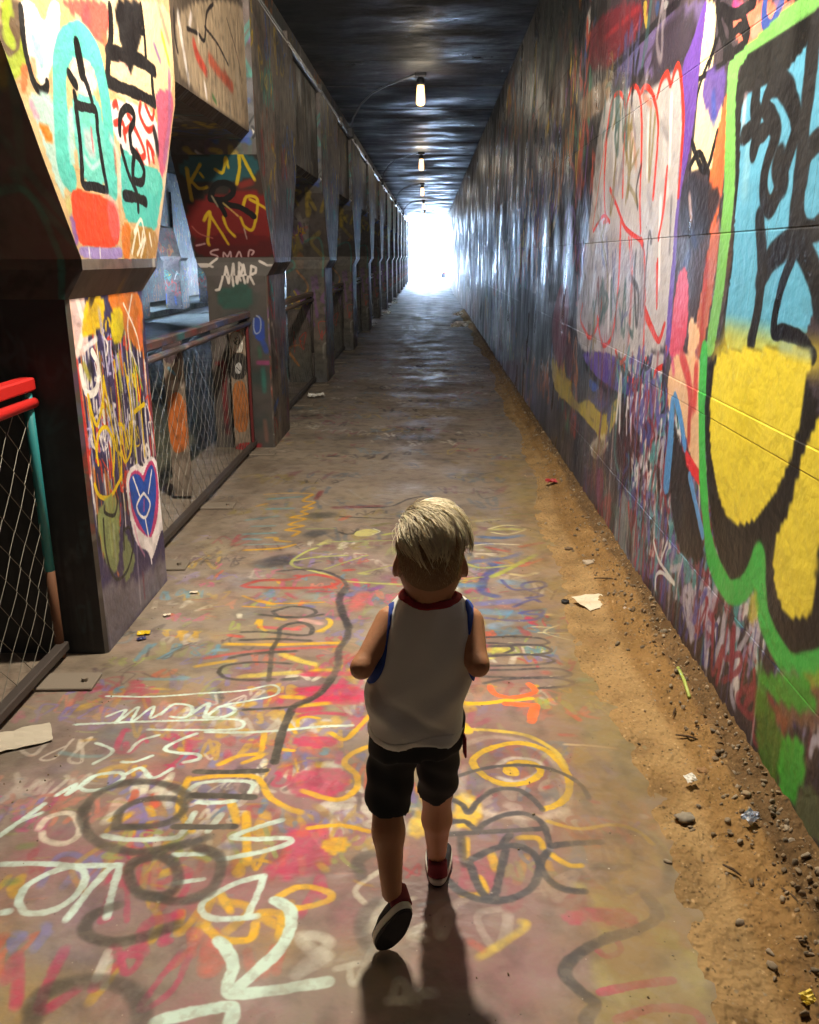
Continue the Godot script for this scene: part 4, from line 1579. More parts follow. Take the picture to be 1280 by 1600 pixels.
func make_hair(boy: Node) -> void:
	var crop := Nets.new()
	crop.add(crop_field, P(-0.08, 0.79, 1.72), P(0.09, 0.99, 1.515), 0.0035)
	var hm := flat("86694a", 0.8)
	hm.heightmap_enabled = true
	hm.heightmap_texture = ImageTexture.create_from_image(noise_image(256, 256, 0.2, 61, 3, Vector2(1, 3)))
	hm.heightmap_scale = 0.12
	hm.uv1_triplanar = true
	hm.uv1_scale = Vector3.ONE * 9.0
	var under := part("cropped_hair", crop.done(hm), boy, "short-cropped darker blond hair")
	# long hair of the crown: locks of fine strands combed over to the right
	var rng := RandomNumberGenerator.new()
	rng.seed = 12
	var m := Mesher.new(true)
	m.st.set_color(Color.WHITE)
	var skull := HEAD + Vector3(0, 0.018, 0)
	var R := Vector3(0.0675, 0.079, 0.082)
	for lock in 210:
		# root on the crown
		var ax := rng.randf_range(-0.95, 0.62)
		var az := rng.randf_range(-0.85, 0.62)
		var rr := Vector2(ax, az)
		if rr.length() > 0.9:
			continue
		var nrm := Vector3(ax, sqrt(1.0 - rr.length_squared()), az)
		# combed from the parting on the left over to the right; at the back it falls down the nape
		var flow := Vector3(1.0, 0.0, -0.25 + rng.randf_range(-0.25, 0.25))
		if az > -0.1:
			flow = flow.lerp(Vector3(0.28 + rng.randf_range(-0.3, 0.3), 0.0, 1.1), clampf((az + 0.1) * 2.0, 0.0, 1.0))
		if ax < -0.55:
			flow = flow.lerp(Vector3(-0.4, -0.2, 0.5), 0.55)
		var reach := rng.randf_range(0.055, 0.082)
		var lift := rng.randf_range(0.010, 0.018) * (1.0 if az < 0.3 else 0.6)
		var tone := rng.randf_range(0.72, 1.12)
		for k in 19:
			var n0 := (nrm + Vector3(rng.randfn(), rng.randfn(), rng.randfn()) * 0.06).normalized()
			var col := Color(0.93, 0.82, 0.58) * (tone * rng.randf_range(0.8, 1.15))
			col.a = 1.0
			m.st.set_color(col)
			var pts := []
			var dir := (flow - n0 * flow.dot(n0)).normalized()
			var q := n0
			var ln := reach * rng.randf_range(0.75, 1.1)
			var lf := lift * rng.randf_range(0.75, 1.25)
			var rad := []
			for j in 8:
				var t := j / 7.0
				pts.append(skull + q * R + q * (lf * sin(minf(t * 1.7, 1.9)) * 1.1 - 0.001))
				rad.append(lerpf(0.0010, 0.0003, t * t))
				var stepv := dir * (ln / 7.0 / 0.075)
				q = (q + stepv).normalized()
				dir = (dir - q * dir.dot(q) + Vector3(0.02, -0.10, 0.0) * t).normalized()
			m.tube(pts, rad, 3, false)
	# short hair that thins out over the nape and round the ears
	for i in 2600:
		var w := rng.randf_range(-1.75, 1.75)
		var el := rng.randf_range(-0.62, 0.30)
		var n0 := Vector3(sin(w) * cos(el), sin(el), cos(w) * cos(el))
		var q := HEAD + Vector3(0, 0.016, 0.002) + n0 * Vector3(0.0672, 0.0785, 0.0815)
		for turn in 3:
			q -= n0 * crop_or_skin(q)
		if absf(w) > 1.25 and q.y < HEAD.y + 0.012:
			continue
		var col2 := Color(0.42, 0.30, 0.16) * rng.randf_range(0.7, 1.2)
		col2.a = 1.0
		m.st.set_color(col2)
		var down := (Vector3(rng.randfn() * 0.25, -1.0, 0.0) - n0 * n0.dot(Vector3.DOWN)).normalized()
		var ln2 := rng.randf_range(0.006, 0.012)
		m.tube([q - n0 * 0.0006, q + down * ln2 * 0.5 + n0 * 0.0010, q + down * ln2 + n0 * 0.0006], [0.0006, 0.0005, 0.0002], 3, false)
	var mat := StandardMaterial3D.new()
	mat.vertex_color_use_as_albedo = true
	mat.roughness = 0.42
	mat.backlight_enabled = true
	mat.backlight = Color(0.35, 0.3, 0.2)
	part("long_hair", m.done(mat), boy, "longer pale blond hair combed over to the right").set_meta("kind", "stuff")


# ------------------------------------------------------------------ dirt and litter
func dirt_edge(d: float) -> float:
	return 0.54 + minf(0.26, 0.03 * maxf(0.0, d - 1.5)) + 0.04 * sin(d * 1.1 + 0.6) + 0.03 * sin(d * 3.7)


func dirt_height(x: float, d: float, nz: FastNoiseLite) -> float:
	var t := clampf((x - dirt_edge(d)) / (RIGHT + 0.02 - dirt_edge(d)), 0.0, 1.0)
	var clod := nz.get_noise_2d(x * 60.0, d * 60.0) * 0.5 + nz.get_noise_2d(x * 190.0, d * 190.0) * 0.3
	return -0.012 * (1.0 - smoothstep(0.0, 0.12, t)) + 0.075 * t * t + 0.012 * t + clod * 0.034 * smoothstep(0.25, 0.7, t) + nz.get_noise_2d(x * 25.0, d * 25.0) * 0.011 + nz.get_noise_2d(x * 90.0, d * 90.0) * 0.004


func build_dirt():
	var nz := FastNoiseLite.new()
	nz.seed = 77
	nz.frequency = 0.35
	nz.fractal_octaves = 4
	var m := Mesher.new(true)
	var cols := 36
	var d := 1.0
	while d < 24.0:
		var stp := 0.02 if d < 4.5 else (0.05 if d < 9.0 else 0.2)
		for i in cols:
			var p := []
			for q in [[d, i], [d, i + 1], [d + stp, i + 1], [d + stp, i]]:
				var x0 := dirt_edge(q[0])
				var x: float = lerpf(x0, RIGHT + 0.02, q[1] / float(cols))
				p.append(Vector3(x, dirt_height(x, q[0], nz), -q[0]))
			m.quad(p[0], p[1], p[2], p[3], [Vector2(i / float(cols), d / 6.0), Vector2((i + 1) / float(cols), d / 6.0), Vector2((i + 1) / float(cols), (d + stp) / 6.0), Vector2(i / float(cols), (d + stp) / 6.0)])
		d += stp
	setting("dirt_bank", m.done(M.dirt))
	# clods and pebbles past counting
	var rng := RandomNumberGenerator.new()
	rng.seed = 31
	var shapes := []
	var mm := MultiMesh.new()
	mm.transform_format = MultiMesh.TRANSFORM_3D
	mm.use_colors = true
	mm.mesh = lump(Vector3.ZERO, Vector3(1, 0.7, 0.8), 9, 0.35, 5, 7).done(null)
	var pm := StandardMaterial3D.new()
	pm.vertex_color_use_as_albedo = true
	pm.roughness = 0.95
	mm.mesh.surface_set_material(0, pm)
	mm.instance_count = 7000
	for i in mm.instance_count:
		var dd := 1.1 + pow(rng.randf(), 1.7) * 13.0
		var x := RIGHT - 0.01 - absf(rng.randfn(0.0, 0.085))
		if rng.randf() < 0.07:
			x = rng.randf_range(0.1, 0.9)
		if rng.randf() < 0.10:
			x = rng.randf_range(-1.22, -1.0)
		x = maxf(x, -1.25)
		var s := 0.0013 + 0.0095 * pow(rng.randf(), 6.0) * (1.0 if x > 0.6 else 0.35)
		var y := maxf(0.0, dirt_height(x, dd, nz)) if x > 0.45 else 0.0
		var b := Basis.from_euler(Vector3(rng.randf() * TAU, rng.randf() * TAU, rng.randf() * TAU)) * Basis.from_scale(Vector3(rng.randf_range(0.7, 1.5), rng.randf_range(0.6, 1.0), rng.randf_range(0.7, 1.3)) * s)
		mm.set_instance_transform(i, Transform3D(b, Vector3(x, y + s * 0.3, -dd)))
		var g := rng.randf_range(0.5, 1.2)
		mm.set_instance_color(i, Color(0.24 * g, 0.165 * g, 0.09 * g).lerp(Color(0.3, 0.27, 0.22) * g, rng.randf() * 0.6))
	var mi := MultiMeshInstance3D.new()
	mi.name = numbered("gravel")
	mi.multimesh = mm
	add_child(mi)
	mi.set_meta("kind", "stuff")
	mi.set_meta("label", "pebbles and clods of dirt along the foot of the walls")


func sheet(called: String, label: String, cat: String, at: Vector3, size: Vector2, turn: Vector3, mat: Material, sd: int, crumple: float, group := "") -> void:
	# a thin crumpled scrap with thickness
	var rng := RandomNumberGenerator.new()
	rng.seed = sd
	var nz := FastNoiseLite.new()
	nz.seed = sd
	nz.frequency = 0.35
	var m := Mesher.new()
	var b := Basis.from_euler(turn)
	var n := 6
	var g := []
	for i in n + 1:
		var row := []
		for j in n + 1:
			var u := i / float(n) - 0.5
			var v := j / float(n) - 0.5
			row.append(b * Vector3(u * size.x * (1.0 + 0.12 * nz.get_noise_1d(j * 3.0)), nz.get_noise_2d(i * 2.2, j * 2.2) * crumple + crumple * 0.5, v * size.y * (1.0 + 0.12 * nz.get_noise_1d(i * 3.0 + 50))))
		g.append(row)
	var up := b * Vector3(0, 0.0012, 0)
	for i in n:
		for j in n:
			m.quad(g[i][j] + up, g[i][j + 1] + up, g[i + 1][j + 1] + up, g[i + 1][j] + up, [Vector2(i, j) / n, Vector2(i, j + 1) / n, Vector2(i + 1, j + 1) / n, Vector2(i + 1, j) / n])
			m.quad(g[i][j], g[i + 1][j], g[i + 1][j + 1], g[i][j + 1])
	for i in n:
		m.quad(g[i][0], g[i][0] + up, g[i + 1][0] + up, g[i + 1][0])
		m.quad(g[i + 1][n], g[i + 1][n] + up, g[i][n] + up, g[i][n])
		m.quad(g[0][i + 1], g[0][i + 1] + up, g[0][i] + up, g[0][i])
		m.quad(g[n][i], g[n][i] + up, g[n][i + 1] + up, g[n][i + 1])
	single(called, m.done(mat), label, cat, at, group)


func build_litter():
	var paper := flat("d8cdb8", 0.8)
	var cp := make_canvas("card", 0.15, 0.15, 800.0, "d8ccb4", 60)
	cp.dabs(1, ["8a8070", "6a6258", "a89a80"], 3, 3, 24, 27, 24, 1.5, 6, 0.3, 0.6, 0.7)
	cp.grime(2, "8a7048", 0.35)
	sheet("paper_carton", "flattened pale printed carton lying on the dirt near the right wall", "carton", P(0.72, 0.016, 3.40), Vector2(0.15, 0.125), Vector3(0.10, 0.5, -0.06), surf(cp.tex(), 0.7), 2, 0.010)
	var lid := Mesher.new(true)
	lid.lathe(P(0.60, 0.004, 3.43), [[0.010, 0.0], [0.018, 0.003], [0.017, 0.008], [0.004, 0.009]], 14)
	single("bottle_cap", lid.done(M.black), "small black cap beside the pale carton on the dirt", "cap")
	sheet("paper_sheet", "torn pale sheet of paper lying flat beside the left railing", "paper", P(-1.262, 0.004, 2.30), Vector2(0.16, 0.12), Vector3(0, 0.5, 0), flat("b8ae9c", 0.7), 6, 0.006)
	sheet("wrapper", "small yellow wrapper on the floor by the nearest pillar's foot", "wrapper", P(-1.135, 0.004, 3.07), Vector2(0.05, 0.028), Vector3(0.1, 0.2, 0), flat("d8b81c", 0.4), 7, 0.008)
	sheet("wrapper", "small dark blue wrapper next to the yellow one", "wrapper", P(-1.128, 0.004, 3.02), Vector2(0.035, 0.02), Vector3(0.1, 0.6, 0), flat("20245a", 0.4), 8, 0.006)
	sheet("paper_scrap", "white scrap of paper by the pillar foot below the blue heart", "paper", P(-1.095, 0.004, 3.25), Vector2(0.03, 0.02), Vector3(0, 0.6, 0), paper, 9, 0.006)
	sheet("paper_scrap", "cream scrap of paper nearest the foot of the second railing", "paper", P(-1.05, 0.004, 3.50), Vector2(0.035, 0.02), Vector3(0, 0.2, 0), paper, 10, 0.005)
	sheet("paper_scrap", "white scrap on the dirt bank beside pebbles at lower right", "paper", P(0.742, 0.042, 2.075), Vector2(0.03, 0.026), Vector3(0.3, 0.3, 0.2), flat("e8e6e0", 0.6), 11, 0.010)
	var foil := flat("b8c0d0", 0.25, 0.6)
	sheet("foil_wrapper", "crumpled silver and blue foil wrapper on the dirt at lower right", "wrapper", P(0.836, 0.058, 1.882), Vector2(0.042, 0.032), Vector3(0.3, 0.7, 0.2), foil, 12, 0.016)
	sheet("wrapper", "yellow scrap of wrapper at the bottom right corner on the dirt", "wrapper", P(0.762, 0.030, 1.352), Vector2(0.03, 0.024), Vector3(0.5, 0.4, 0.1), flat("d8c050", 0.5), 13, 0.012)
	sheet("tissue", "crumpled white tissue by the second pillar, left edge of the walkway", "tissue", P(-1.20, 0.008, 8.95), Vector2(0.17, 0.10), Vector3(0, 0.4, 0), flat("d8d6d0", 0.8), 14, 0.05)
	sheet("paper_scrap", "red scrap on the dirt by the right wall, midway down", "paper", P(0.80, 0.04, 5.35), Vector2(0.07, 0.05), Vector3(0.1, 0.2, 0), flat("9a2028", 0.5), 15, 0.02)
	sheet("green_scrap", "small green scrap on the dirt below the pale carton", "wrapper", P(0.77, 0.018, 2.92), Vector2(0.035, 0.02), Vector3(0, 0.7, 0), flat("4a8a5a", 0.6), 16, 0.008)
	for i in 5:
		sheet("paper_scrap", ["large pale heap of paper by the right wall far along", "pale paper just past the heap by the right wall", "small white paper farthest along the right wall", "white scrap by the left pillars, far along", "second white scrap far along by the left pillars"][i], "paper", [P(0.62, 0.02, 18.1), P(0.72, 0.03, 18.7), P(0.7, 0.03, 21.5), P(-1.1, 0.02, 22.2), P(-1.1, 0.02, 27.0)][i], Vector2(0.34, 0.2) if i < 2 else Vector2(0.22, 0.16), Vector3(0, 0.4 * i, 0), paper, 20 + i, 0.09)
	var straw := Mesher.new(true)
	straw.tube([P(0.884, 0.062, 2.71), P(0.876, 0.066, 2.61), P(0.866, 0.056, 2.512)], 0.006, 8)
	single("straw", straw.done(flat("a8b85c", 0.4)), "pale green drinking straw lying on the dirt at right", "straw")
	for i in 7:
		var q: Array = [[0.69, 1.94, 0.026], [0.80, 2.14, 0.018], [0.86, 2.02, 0.02], [0.78, 3.88, 0.03], [0.84, 3.30, 0.026], [0.9, 1.78, 0.02], [0.72, 4.1, 0.02]][i]
		var st := lump(Vector3.ZERO, Vector3(1.0, 0.45, 0.8) * q[2], 40 + i, 0.4, 7, 10)
		single("stone", st.done(flat(["8f8678", "8a6a48", "7a5c40", "a89a88", "a8988a", "6f5438", "6a5844"][i], 0.95)), ["flat grey stone on the dirt at lower right", "brown clod just beyond the white scrap", "brown stone near the foil wrapper, close to the wall", "pale stone in the dirt midway along the right wall", "pale stone between the carton and the wall", "dark clod hard against the wall at lower right", "dull stone in the dirt beyond the carton"][i], "stone", P(q[0], 0.012 + 0.09 * maxf(0.0, q[0] - 0.66), q[1]), "stones in the dirt by the right wall")
	for i in 6:
		var a: Array = [[0.80, 2.30, 0.4, 0.07], [0.84, 1.62, 1.2, 0.06], [0.80, 2.45, 2.0, 0.05], [0.82, 3.62, 0.2, 0.12], [0.74, 1.72, 0.9, 0.05], [0.86, 2.9, 1.5, 0.06]][i]
		var tw := Mesher.new(true)
		var o: Vector3 = P(a[0], 0.02 + 0.12 * maxf(0.0, a[0] - 0.66), a[1])
		var v: Vector3 = Vector3(cos(a[2]), 0, sin(a[2])) * a[3]
		tw.tube([o - v * 0.5, o + Vector3(0, 0.006, 0.004), o + v * 0.5], [0.0025, 0.0035, 0.0015], 6)
		single("twig", tw.done(flat("4a3826", 0.9)), ["short twig beside the straw on the dirt", "twig lying toward the bottom right corner", "twig across the dirt left of the straw", "long curved twig beyond the carton", "small twig near the foil wrapper", "thin twig along the wall by the straw"][i], "twig", Vector3.ZERO, "twigs on the dirt bank")


# ------------------------------------------------------------------ the paint on each surface, in units of 5 mm from its upper near corner
func paint_floor_near(c):
	c.blobs(11,["6f5a52","7a6a5c","6b5f66","84705f","5d5652"],-10,0,560,1030,140,20,70,.10)
	c.blobs(12,["8a6a6c","7f6470","93706a"],80,120,480,700,60,15,50,.12)
	c.blobs(26,["b04a62","c89a38","7c72a8","8a5a62","6f8fa0","b88a40","a85a58"],120,110,430,560,150,6,26,.2)
	c.blobs(28,["b0606e","a8707c","c89a40","9a6a70","c04a68","8a80a8"],170,50,420,400,110,10,34,.24)
	c.tags(29,["e8b428","c43c62","e4e4d4","d8604a","7a78b4"],150,70,420,330,60,20,6,.7)
	c.tags(27,["c23f62","e0ac30","d8d4c0","7a70b0","c8604a","5f86a8"],130,130,430,560,90,15,4.5,.75)
	c.tags(17,["a8505a","8d7bb0","6f8a9a","c8a13a","8f9a62","d0c8b8","b87a6a"],50,120,450,660,110,22,5,.5)
	c.tags(24,["7a5a5c","5f6a74","8a7a50","8f867c"],60,560,460,1030,60,30,6,.5)
	c.tags(25,["b0484f","7d6fb0","5f8fa8","d0a838","9aa85a","d8d0c0","c07a68","c05a80"],60,140,440,600,130,16,3.4,.7)
	c.tags(18,["4f4a4c","5a4a52"],50,120,440,900,40,22,3,.5)
	c.blobs(19,["a89aa0","b0a89c","9c7a80","a89a70"],70,80,440,640,160,8,40,.2)
	c.dabs(13,["b04a55","c8a13a","7f93a0","8d7bb0","c77f6a","a8b36a","b7b0a4"],60,120,450,640,420,3,18,.8,2.4,.4)
	c.dabs(14,["6f8a9a","58606c","a08a4a","6b6f58","8c6f6a"],60,520,470,1020,150,3,18,.7,1.4,.22)
	c.f("8a6a6a",12,[371,310,436,311,461,237,468,174,464,133,431,94,383,76,357,76,351,204],0.55)
	c.f("b9b46e",8,[420,142,428,134,431,120,424,101,423,77,412,62,470,63,467,95,461,113,451,120,439,132],0.7)
	c.f("b9b46e",5,[476,111,481,108,479,95,482,85,480,71,473,72,474,90],0.6)
	c.f("c24a6e",3,[410,120,423,124,446,124,447,112,435,112,425,118,415,112],0.85)
	c.s("c24a6e",3.2,[425,99,429,96,435,99,435,104],0.35,1)
	c.s("c4486a",4.4,[422,77,437,81,454,84],0.35,1)
	c.s("c4486a",4.4,[426,64,442,70,457,69,460,63],0.35,1)
	c.s("b25560",10,[425,118,451,107],0.8,0.4)
	c.s("8c6a64",12,[357,92,374,102],0.9,0.5)
	c.f("e8bf3c",4,[364,204,373,213,381,196,375,177,365,182],0.85)
	c.f("e8bf3c",4,[343,192,358,198,363,185,351,172,341,171],0.8)
	c.s("e6d7c4",8,[369,257,389,269,411,264,426,243,431,215,423,194,401,190,379,196,370,216,374,239],0.7,0.55)
	c.s("ecebdf",6,[392,226,403,222,417,233,416,243,401,246,391,236],0.8,0.8)
	c.s("e9bb2e",4.8,[401,236,402,230,397,232,401,241,413,241,417,232,408,222,394,220,382,230,378,244,390,257,408,263,424,254,432,233,431,215,424,203,414,197],0.35,1)
	c.s("e8c84c",4.4,[370,278,392,277,414,271,428,255,433,237],0.5,0.9)
	c.s("e9bb2e",5.2,[374,311,388,311,403,315,422,319],0.35,1)
	c.s("e9bb2e",6.8,[374,283,377,274],0.4,1)
	c.s("ead0a0",3.2,[435,262,450,261,467,258],0.6,0.7)
	c.s("e2b93a",3.8,[415,187,431,181,450,185,462,179,467,169],0.6,0.85)
	c.s("e6b630",4.4,[413,161,421,153,428,153],0.5,0.9)
	c.s("e6b630",4.8,[398,173,408,173,410,165],0.5,0.9)
	c.s("e6b630",5.2,[371,172,370,155],0.5,0.9)
	c.s("e6b630",6,[383,160,385,148],0.5,0.9)
	c.s("e6b630",4.8,[376,144,378,133,367,131],0.5,0.9)
	c.s("e0c24c",6.4,[373,94,385,103,396,113,393,115],0.7,0.8)
	c.s("d9584c",6,[370,103,375,98],0.8,0.7)
	c.s("ff6f3c",4.8,[394,335,398,323,411,320,425,328,422,339],0.3,1)
	c.s("ff6f3c",6,[403,311,424,309],0.3,1)
	c.s("ff6f3c",7.2,[423,309,418,288],0.3,1)
	c.s("c5474f",4.4,[434,273,444,272],0.7,0.7)
	c.s("c5474f",4.8,[417,216,422,219],0.7,0.8)
	c.s("c5474f",4.8,[440,206,447,203],0.7,0.7)
	c.s("4c4a50",3.6,[368,227,387,236,410,239,427,233,438,221,441,207],0.4,0.95)
	c.s("4a484e",4.4,[358,204,365,204,370,200,373,193,379,204,389,214,401,215,409,207,414,196],0.45,0.95)
	c.s("4a484e",4.4,[360,182,364,185,370,186,374,182,377,179,382,185,393,192,404,193,412,185,414,167],0.45,0.95)
	c.s("4a484e",4.4,[361,175,378,177,397,179,414,181],0.45,0.95)
	c.s("46454c",5.2,[372,155,384,164,397,167,405,160,406,149,400,136,389,129,378,128,367,133,360,142],0.45,0.95)
	c.s("46454c",5.2,[372,153,376,135,382,130,388,153,391,164],0.45,0.95)
	c.s("46454c",5.2,[389,167,394,176],0.45,0.95)
	c.s("46454c",5.2,[414,167,424,169,441,171],0.45,0.95)
	c.s("46454c",5.2,[412,163,407,153,410,142,417,136,427,135],0.45,0.95)
	c.s("4b4648",6,[368,174,369,153,372,153],0.6,0.9)
	c.s("514b4a",14,[441,174,455,174,462,164],0.9,0.35)
	c.s("4b4748",9,[453,182,464,177,470,162,469,144,460,135,448,137,443,133],0.8,0.6)
	c.s("4b4748",8,[433,153,453,152],0.8,0.6)
	c.s("5a5450",12,[442,237,454,240,462,234],0.9,0.45)
	c.s("48454a",8,[438,207,439,199],0.6,0.7)
	c.s("474549",6.6,[454,133,457,126,455,118,444,111,431,106,419,99,410,90,410,83,417,74,419,71,413,63],0.35,0.95)
	c.s("7a5a80",28,[161,118,196,120,228,115,250,97],0.95,0.25)
	c.s("6d628c",16,[186,92,212,89],0.95,0.3)
	c.s("a5474f",12,[157,143,170,148],0.9,0.5)
	c.s("a5474f",10,[141,199,155,208],0.9,0.45)
	c.s("b64a5a",12,[240,123,252,112],0.9,0.4)
	c.s("6d8f4c",8,[141,160,149,162],0.8,0.7)
	c.s("6d9a4c",8,[147,134,153,136],0.8,0.7)
	c.s("8a5f5c",24,[236,90,276,94,305,91],0.95,0.3)
	c.f("c43c62",3,[264,266,295,268,292,254,268,255],0.75)
	c.f("c43c62",4,[270,230,302,234,307,218,298,203,273,204],0.75)
	c.f("c43c62",5,[274,177,298,183,303,161,298,142,277,139,269,146,280,155],0.7)
	c.f("c43c62",4,[265,334,306,335,308,304,262,309],0.7)
	c.s("c43c62",6,[265,291,279,296,298,294],0.6,0.8)
	c.s("6c6c9c",8,[245,163,258,163],0.8,0.7)
	c.s("6c6c9c",8,[271,250,286,240],0.8,0.6)
	c.s("6c6c9c",6,[230,265,245,265],0.8,0.6)
	c.s("edb62c",4.8,[226,235,237,245,250,246,240,237],0.5,0.95)
	c.s("edb62c",4.8,[247,271,249,249],0.5,0.95)
	c.s("edb62c",5.2,[214,220,230,224,251,223,262,205,274,195,283,191],0.5,0.95)
	c.s("edb62c",4.8,[314,298,304,274,298,264,289,272],0.5,0.95)
	c.s("edb62c",5.2,[314,257,304,248,301,238,309,227,310,213,300,203,279,211],0.5,0.95)
	c.s("edb62c",3.2,[267,279,266,287,271,291,280,289],0.5,0.95)
	c.s("edb62c",5.2,[250,110,259,102,272,102,273,112],0.5,0.95)
	c.s("edb62c",5.2,[252,130,260,118],0.5,0.95)
	c.s("edb62c",4.8,[280,128,290,135,303,132,305,127,295,122,286,121],0.5,0.95)
	c.s("edb62c",6,[252,190,261,150],0.5,0.95)
	c.s("edb62c",6,[241,201,249,182],0.5,0.95)
	c.s("edb62c",5.2,[212,222,214,195,227,174],0.5,0.95)
	c.s("edb62c",4,[287,178,304,181,321,176],0.5,0.95)
	c.s("edb62c",4,[257,253,269,251],0.5,0.95)
	c.s("edb62c",4,[260,283,267,271],0.5,0.95)
	c.f("edb62c",3,[298,170,310,172,311,162,303,157,297,163],0.9)
	c.s("e8c86a",12,[211,207,219,179],0.9,0.4)
	c.s("f2e0c4",10,[269,194,275,191],0.9,0.5)
	c.s("edb62c",6,[297,151,301,146],0.7,0.8)
	c.s("cfe6dc",2.6,[129,315,162,315,192,320,222,325,239,333,246,329,245,319,229,311,213,305],0.35,0.95)
	c.s("cfe6dc",2.6,[139,288,149,297,148,280,156,301,158,282,166,302,169,287,176,298],0.35,0.95)
	c.s("cfe6dc",3,[174,291,179,305,192,302,192,289,181,289],0.35,0.95)
	c.s("cfe6dc",3.6,[193,291,202,307,204,289,211,303,222,299,217,290,204,289],0.35,0.95)
	c.s("cfe6dc",2.8,[122,278,160,282,197,285,221,287,231,283,228,275,200,273,171,273],0.35,0.95)
	c.s("cfe6dc",3.2,[209,271,233,271,257,274,281,279,302,281],0.35,0.95)
	c.s("cfe6dc",3.6,[204,269,195,261,189,251,199,247,210,246,213,241,204,237],0.35,0.95)
	c.s("cfe6dc",2.8,[144,257,158,248,151,234],0.35,0.95)
	c.s("cfe6dc",2.8,[181,267,171,260,168,247],0.35,0.95)
	c.s("cfe6dc",2.8,[184,244,175,237,167,237],0.35,0.95)
	c.s("cfe6dc",3.6,[142,203,149,214,148,204,157,223],0.35,0.95)
	c.s("cfe6dc",3.6,[152,211,156,222,169,226,174,221,169,212,159,208,152,211],0.35,0.95)
	c.s("cfe6dc",3.6,[174,224,181,231,191,221,200,231],0.35,0.95)
	c.s("cfe6dc",3.8,[215,209,219,216,231,219,246,219,251,216,250,208],0.35,0.95)
	c.s("cfe6dc",4.4,[223,199,236,199,244,201],0.35,0.95)
	c.s("cfe6dc",4.2,[273,185,260,178,249,170,262,169,278,170,279,166,268,160,247,153],0.35,0.95)
	c.s("cfe6dc",4.6,[181,170,195,167,212,168,221,171,224,191],0.35,0.95)
	c.s("cfe6dc",4.6,[239,189,235,174],0.35,0.95)
	c.s("cfe6dc",4,[127,168,139,196],0.35,0.95)
	c.s("cfe6dc",3.2,[131,179,141,188],0.35,0.95)
	c.s("cfe6dc",4.4,[138,147,157,148,178,147,199,148],0.35,0.95)
	c.s("cfe6dc",4.6,[186,111,189,129,194,146,198,146,201,127,204,113],0.35,0.95)
	c.s("cfe6dc",4.6,[159,122,158,132,166,142,176,146,184,139,184,126,177,117,166,115,159,122],0.35,0.95)
	c.s("cfe6dc",4.8,[154,115,158,116],0.35,0.95)
	c.s("cfe6dc",4.2,[271,142,259,137,247,126,246,119,252,114,264,114,273,116],0.35,0.95)
	c.s("cfe6dc",4.2,[271,142,270,128,268,114],0.35,0.95)
	c.s("cfe6dc",4,[222,156,238,157],0.35,0.95)
	c.s("cfe6dc",3.6,[229,136,242,139],0.35,0.95)
	c.s("e6dcc8",5.2,[145,174,146,184,155,188,162,183,168,171,163,163,152,166,148,172],0.5,0.9)
	c.s("cbe3d6",6.4,[258,101,264,95,268,87,268,76,271,73,287,75,310,80],0.4,0.97)
	c.s("cbe3d6",6.8,[279,126,287,120,289,109,286,96,278,84,271,74],0.4,0.97)
	c.s("cbe3d6",6.8,[243,59,255,63,271,67,273,64,273,59],0.4,0.97)
	c.s("48443f",7.6,[218,201,210,210,193,217,175,215,164,204,164,186,177,167,198,158,214,160,228,165,238,171],0.5,0.85)
	c.s("48443f",6.8,[186,175,183,190,191,200,208,202,217,195,214,183,200,177,183,177],0.5,0.85)
	c.s("48443f",6,[202,178,185,177],0.5,0.8)
	c.s("48443f",5.2,[214,228,235,228,256,230],0.5,1)
	c.s("48443f",6,[217,205,235,205,254,204],0.5,1)
	c.s("48443f",5.2,[216,178,232,178,249,179],0.5,1)
	c.s("48443f",6.4,[260,303,258,273,259,238],0.5,1)
	c.s("48443f",3.8,[227,299,252,302,267,308,278,325,284,349],0.5,0.9)
	c.s("48443f",7.6,[215,156,204,150,205,140,214,129,226,127,230,136,225,149,215,156],0.5,0.85)
	c.s("48443f",7.6,[232,162,245,156,249,143,246,130,234,124,220,127],0.5,0.85)
	c.s("48443f",8.4,[238,110,222,101,209,99,198,104,196,112,200,117,208,122],0.5,0.8)
	c.s("48443f",11,[195,57,192,69,199,75,212,78,226,75,235,67,238,58],0.5,0.7)
	c.s("524c48",8,[319,142,316,154,325,161],0.5,0.8)
	c.s("55504c",9,[325,99,321,110,323,121,330,128],0.6,0.7)
	c.s("8a8f84",10,[324,95,330,102],0.9,0.5)
	c.s("d8a640",5,[134,259,143,261],0.8,0.5)
	c.s("6fa0ae",6,[126,246,142,242,155,243],0.8,0.7)
	c.s("6fa0b4",6,[143,340,177,340],0.7,0.7)
	c.s("dcb040",5,[156,326,170,325],0.8,0.7)
	c.s("efb92e",6.96,[192,398,234,398,266,401,282,402],0.6,0.85)
	c.s("e0b03c",6.38,[179,360,195,367,207,370],0.6,0.85)
	c.s("e6d45c",8.7,[216,345,235,349,258,353],0.6,0.85)
	c.s("efc02c",8.7,[266,355,280,356],0.6,0.85)
	c.s("e8d050",8.7,[239,382,255,371,269,365],0.6,0.85)
	c.s("c85a56",5.8,[182,373,209,384,245,391,282,396],0.6,0.85)
	c.s("c83c5c",9.86,[261,350,298,352],0.6,0.85)
	c.s("c83c5c",8.7,[259,327,275,329],0.6,0.85)
	c.s("c83c5c",9.86,[277,314,304,317],0.6,0.85)
	c.s("c83c5c",8.7,[264,299,280,302],0.6,0.85)
	c.s("efc02c",7.54,[250,317,266,316],0.6,0.85)
	c.s("efc02c",6.96,[265,305,284,309],0.6,0.85)
	c.s("efb92e",5.8,[209,436,211,444,213,430],0.6,0.85)
	c.s("efb92e",5.8,[261,422,270,434,268,447,260,452],0.6,0.85)
	c.s("d0485a",6.96,[213,430,247,426],0.6,0.85)
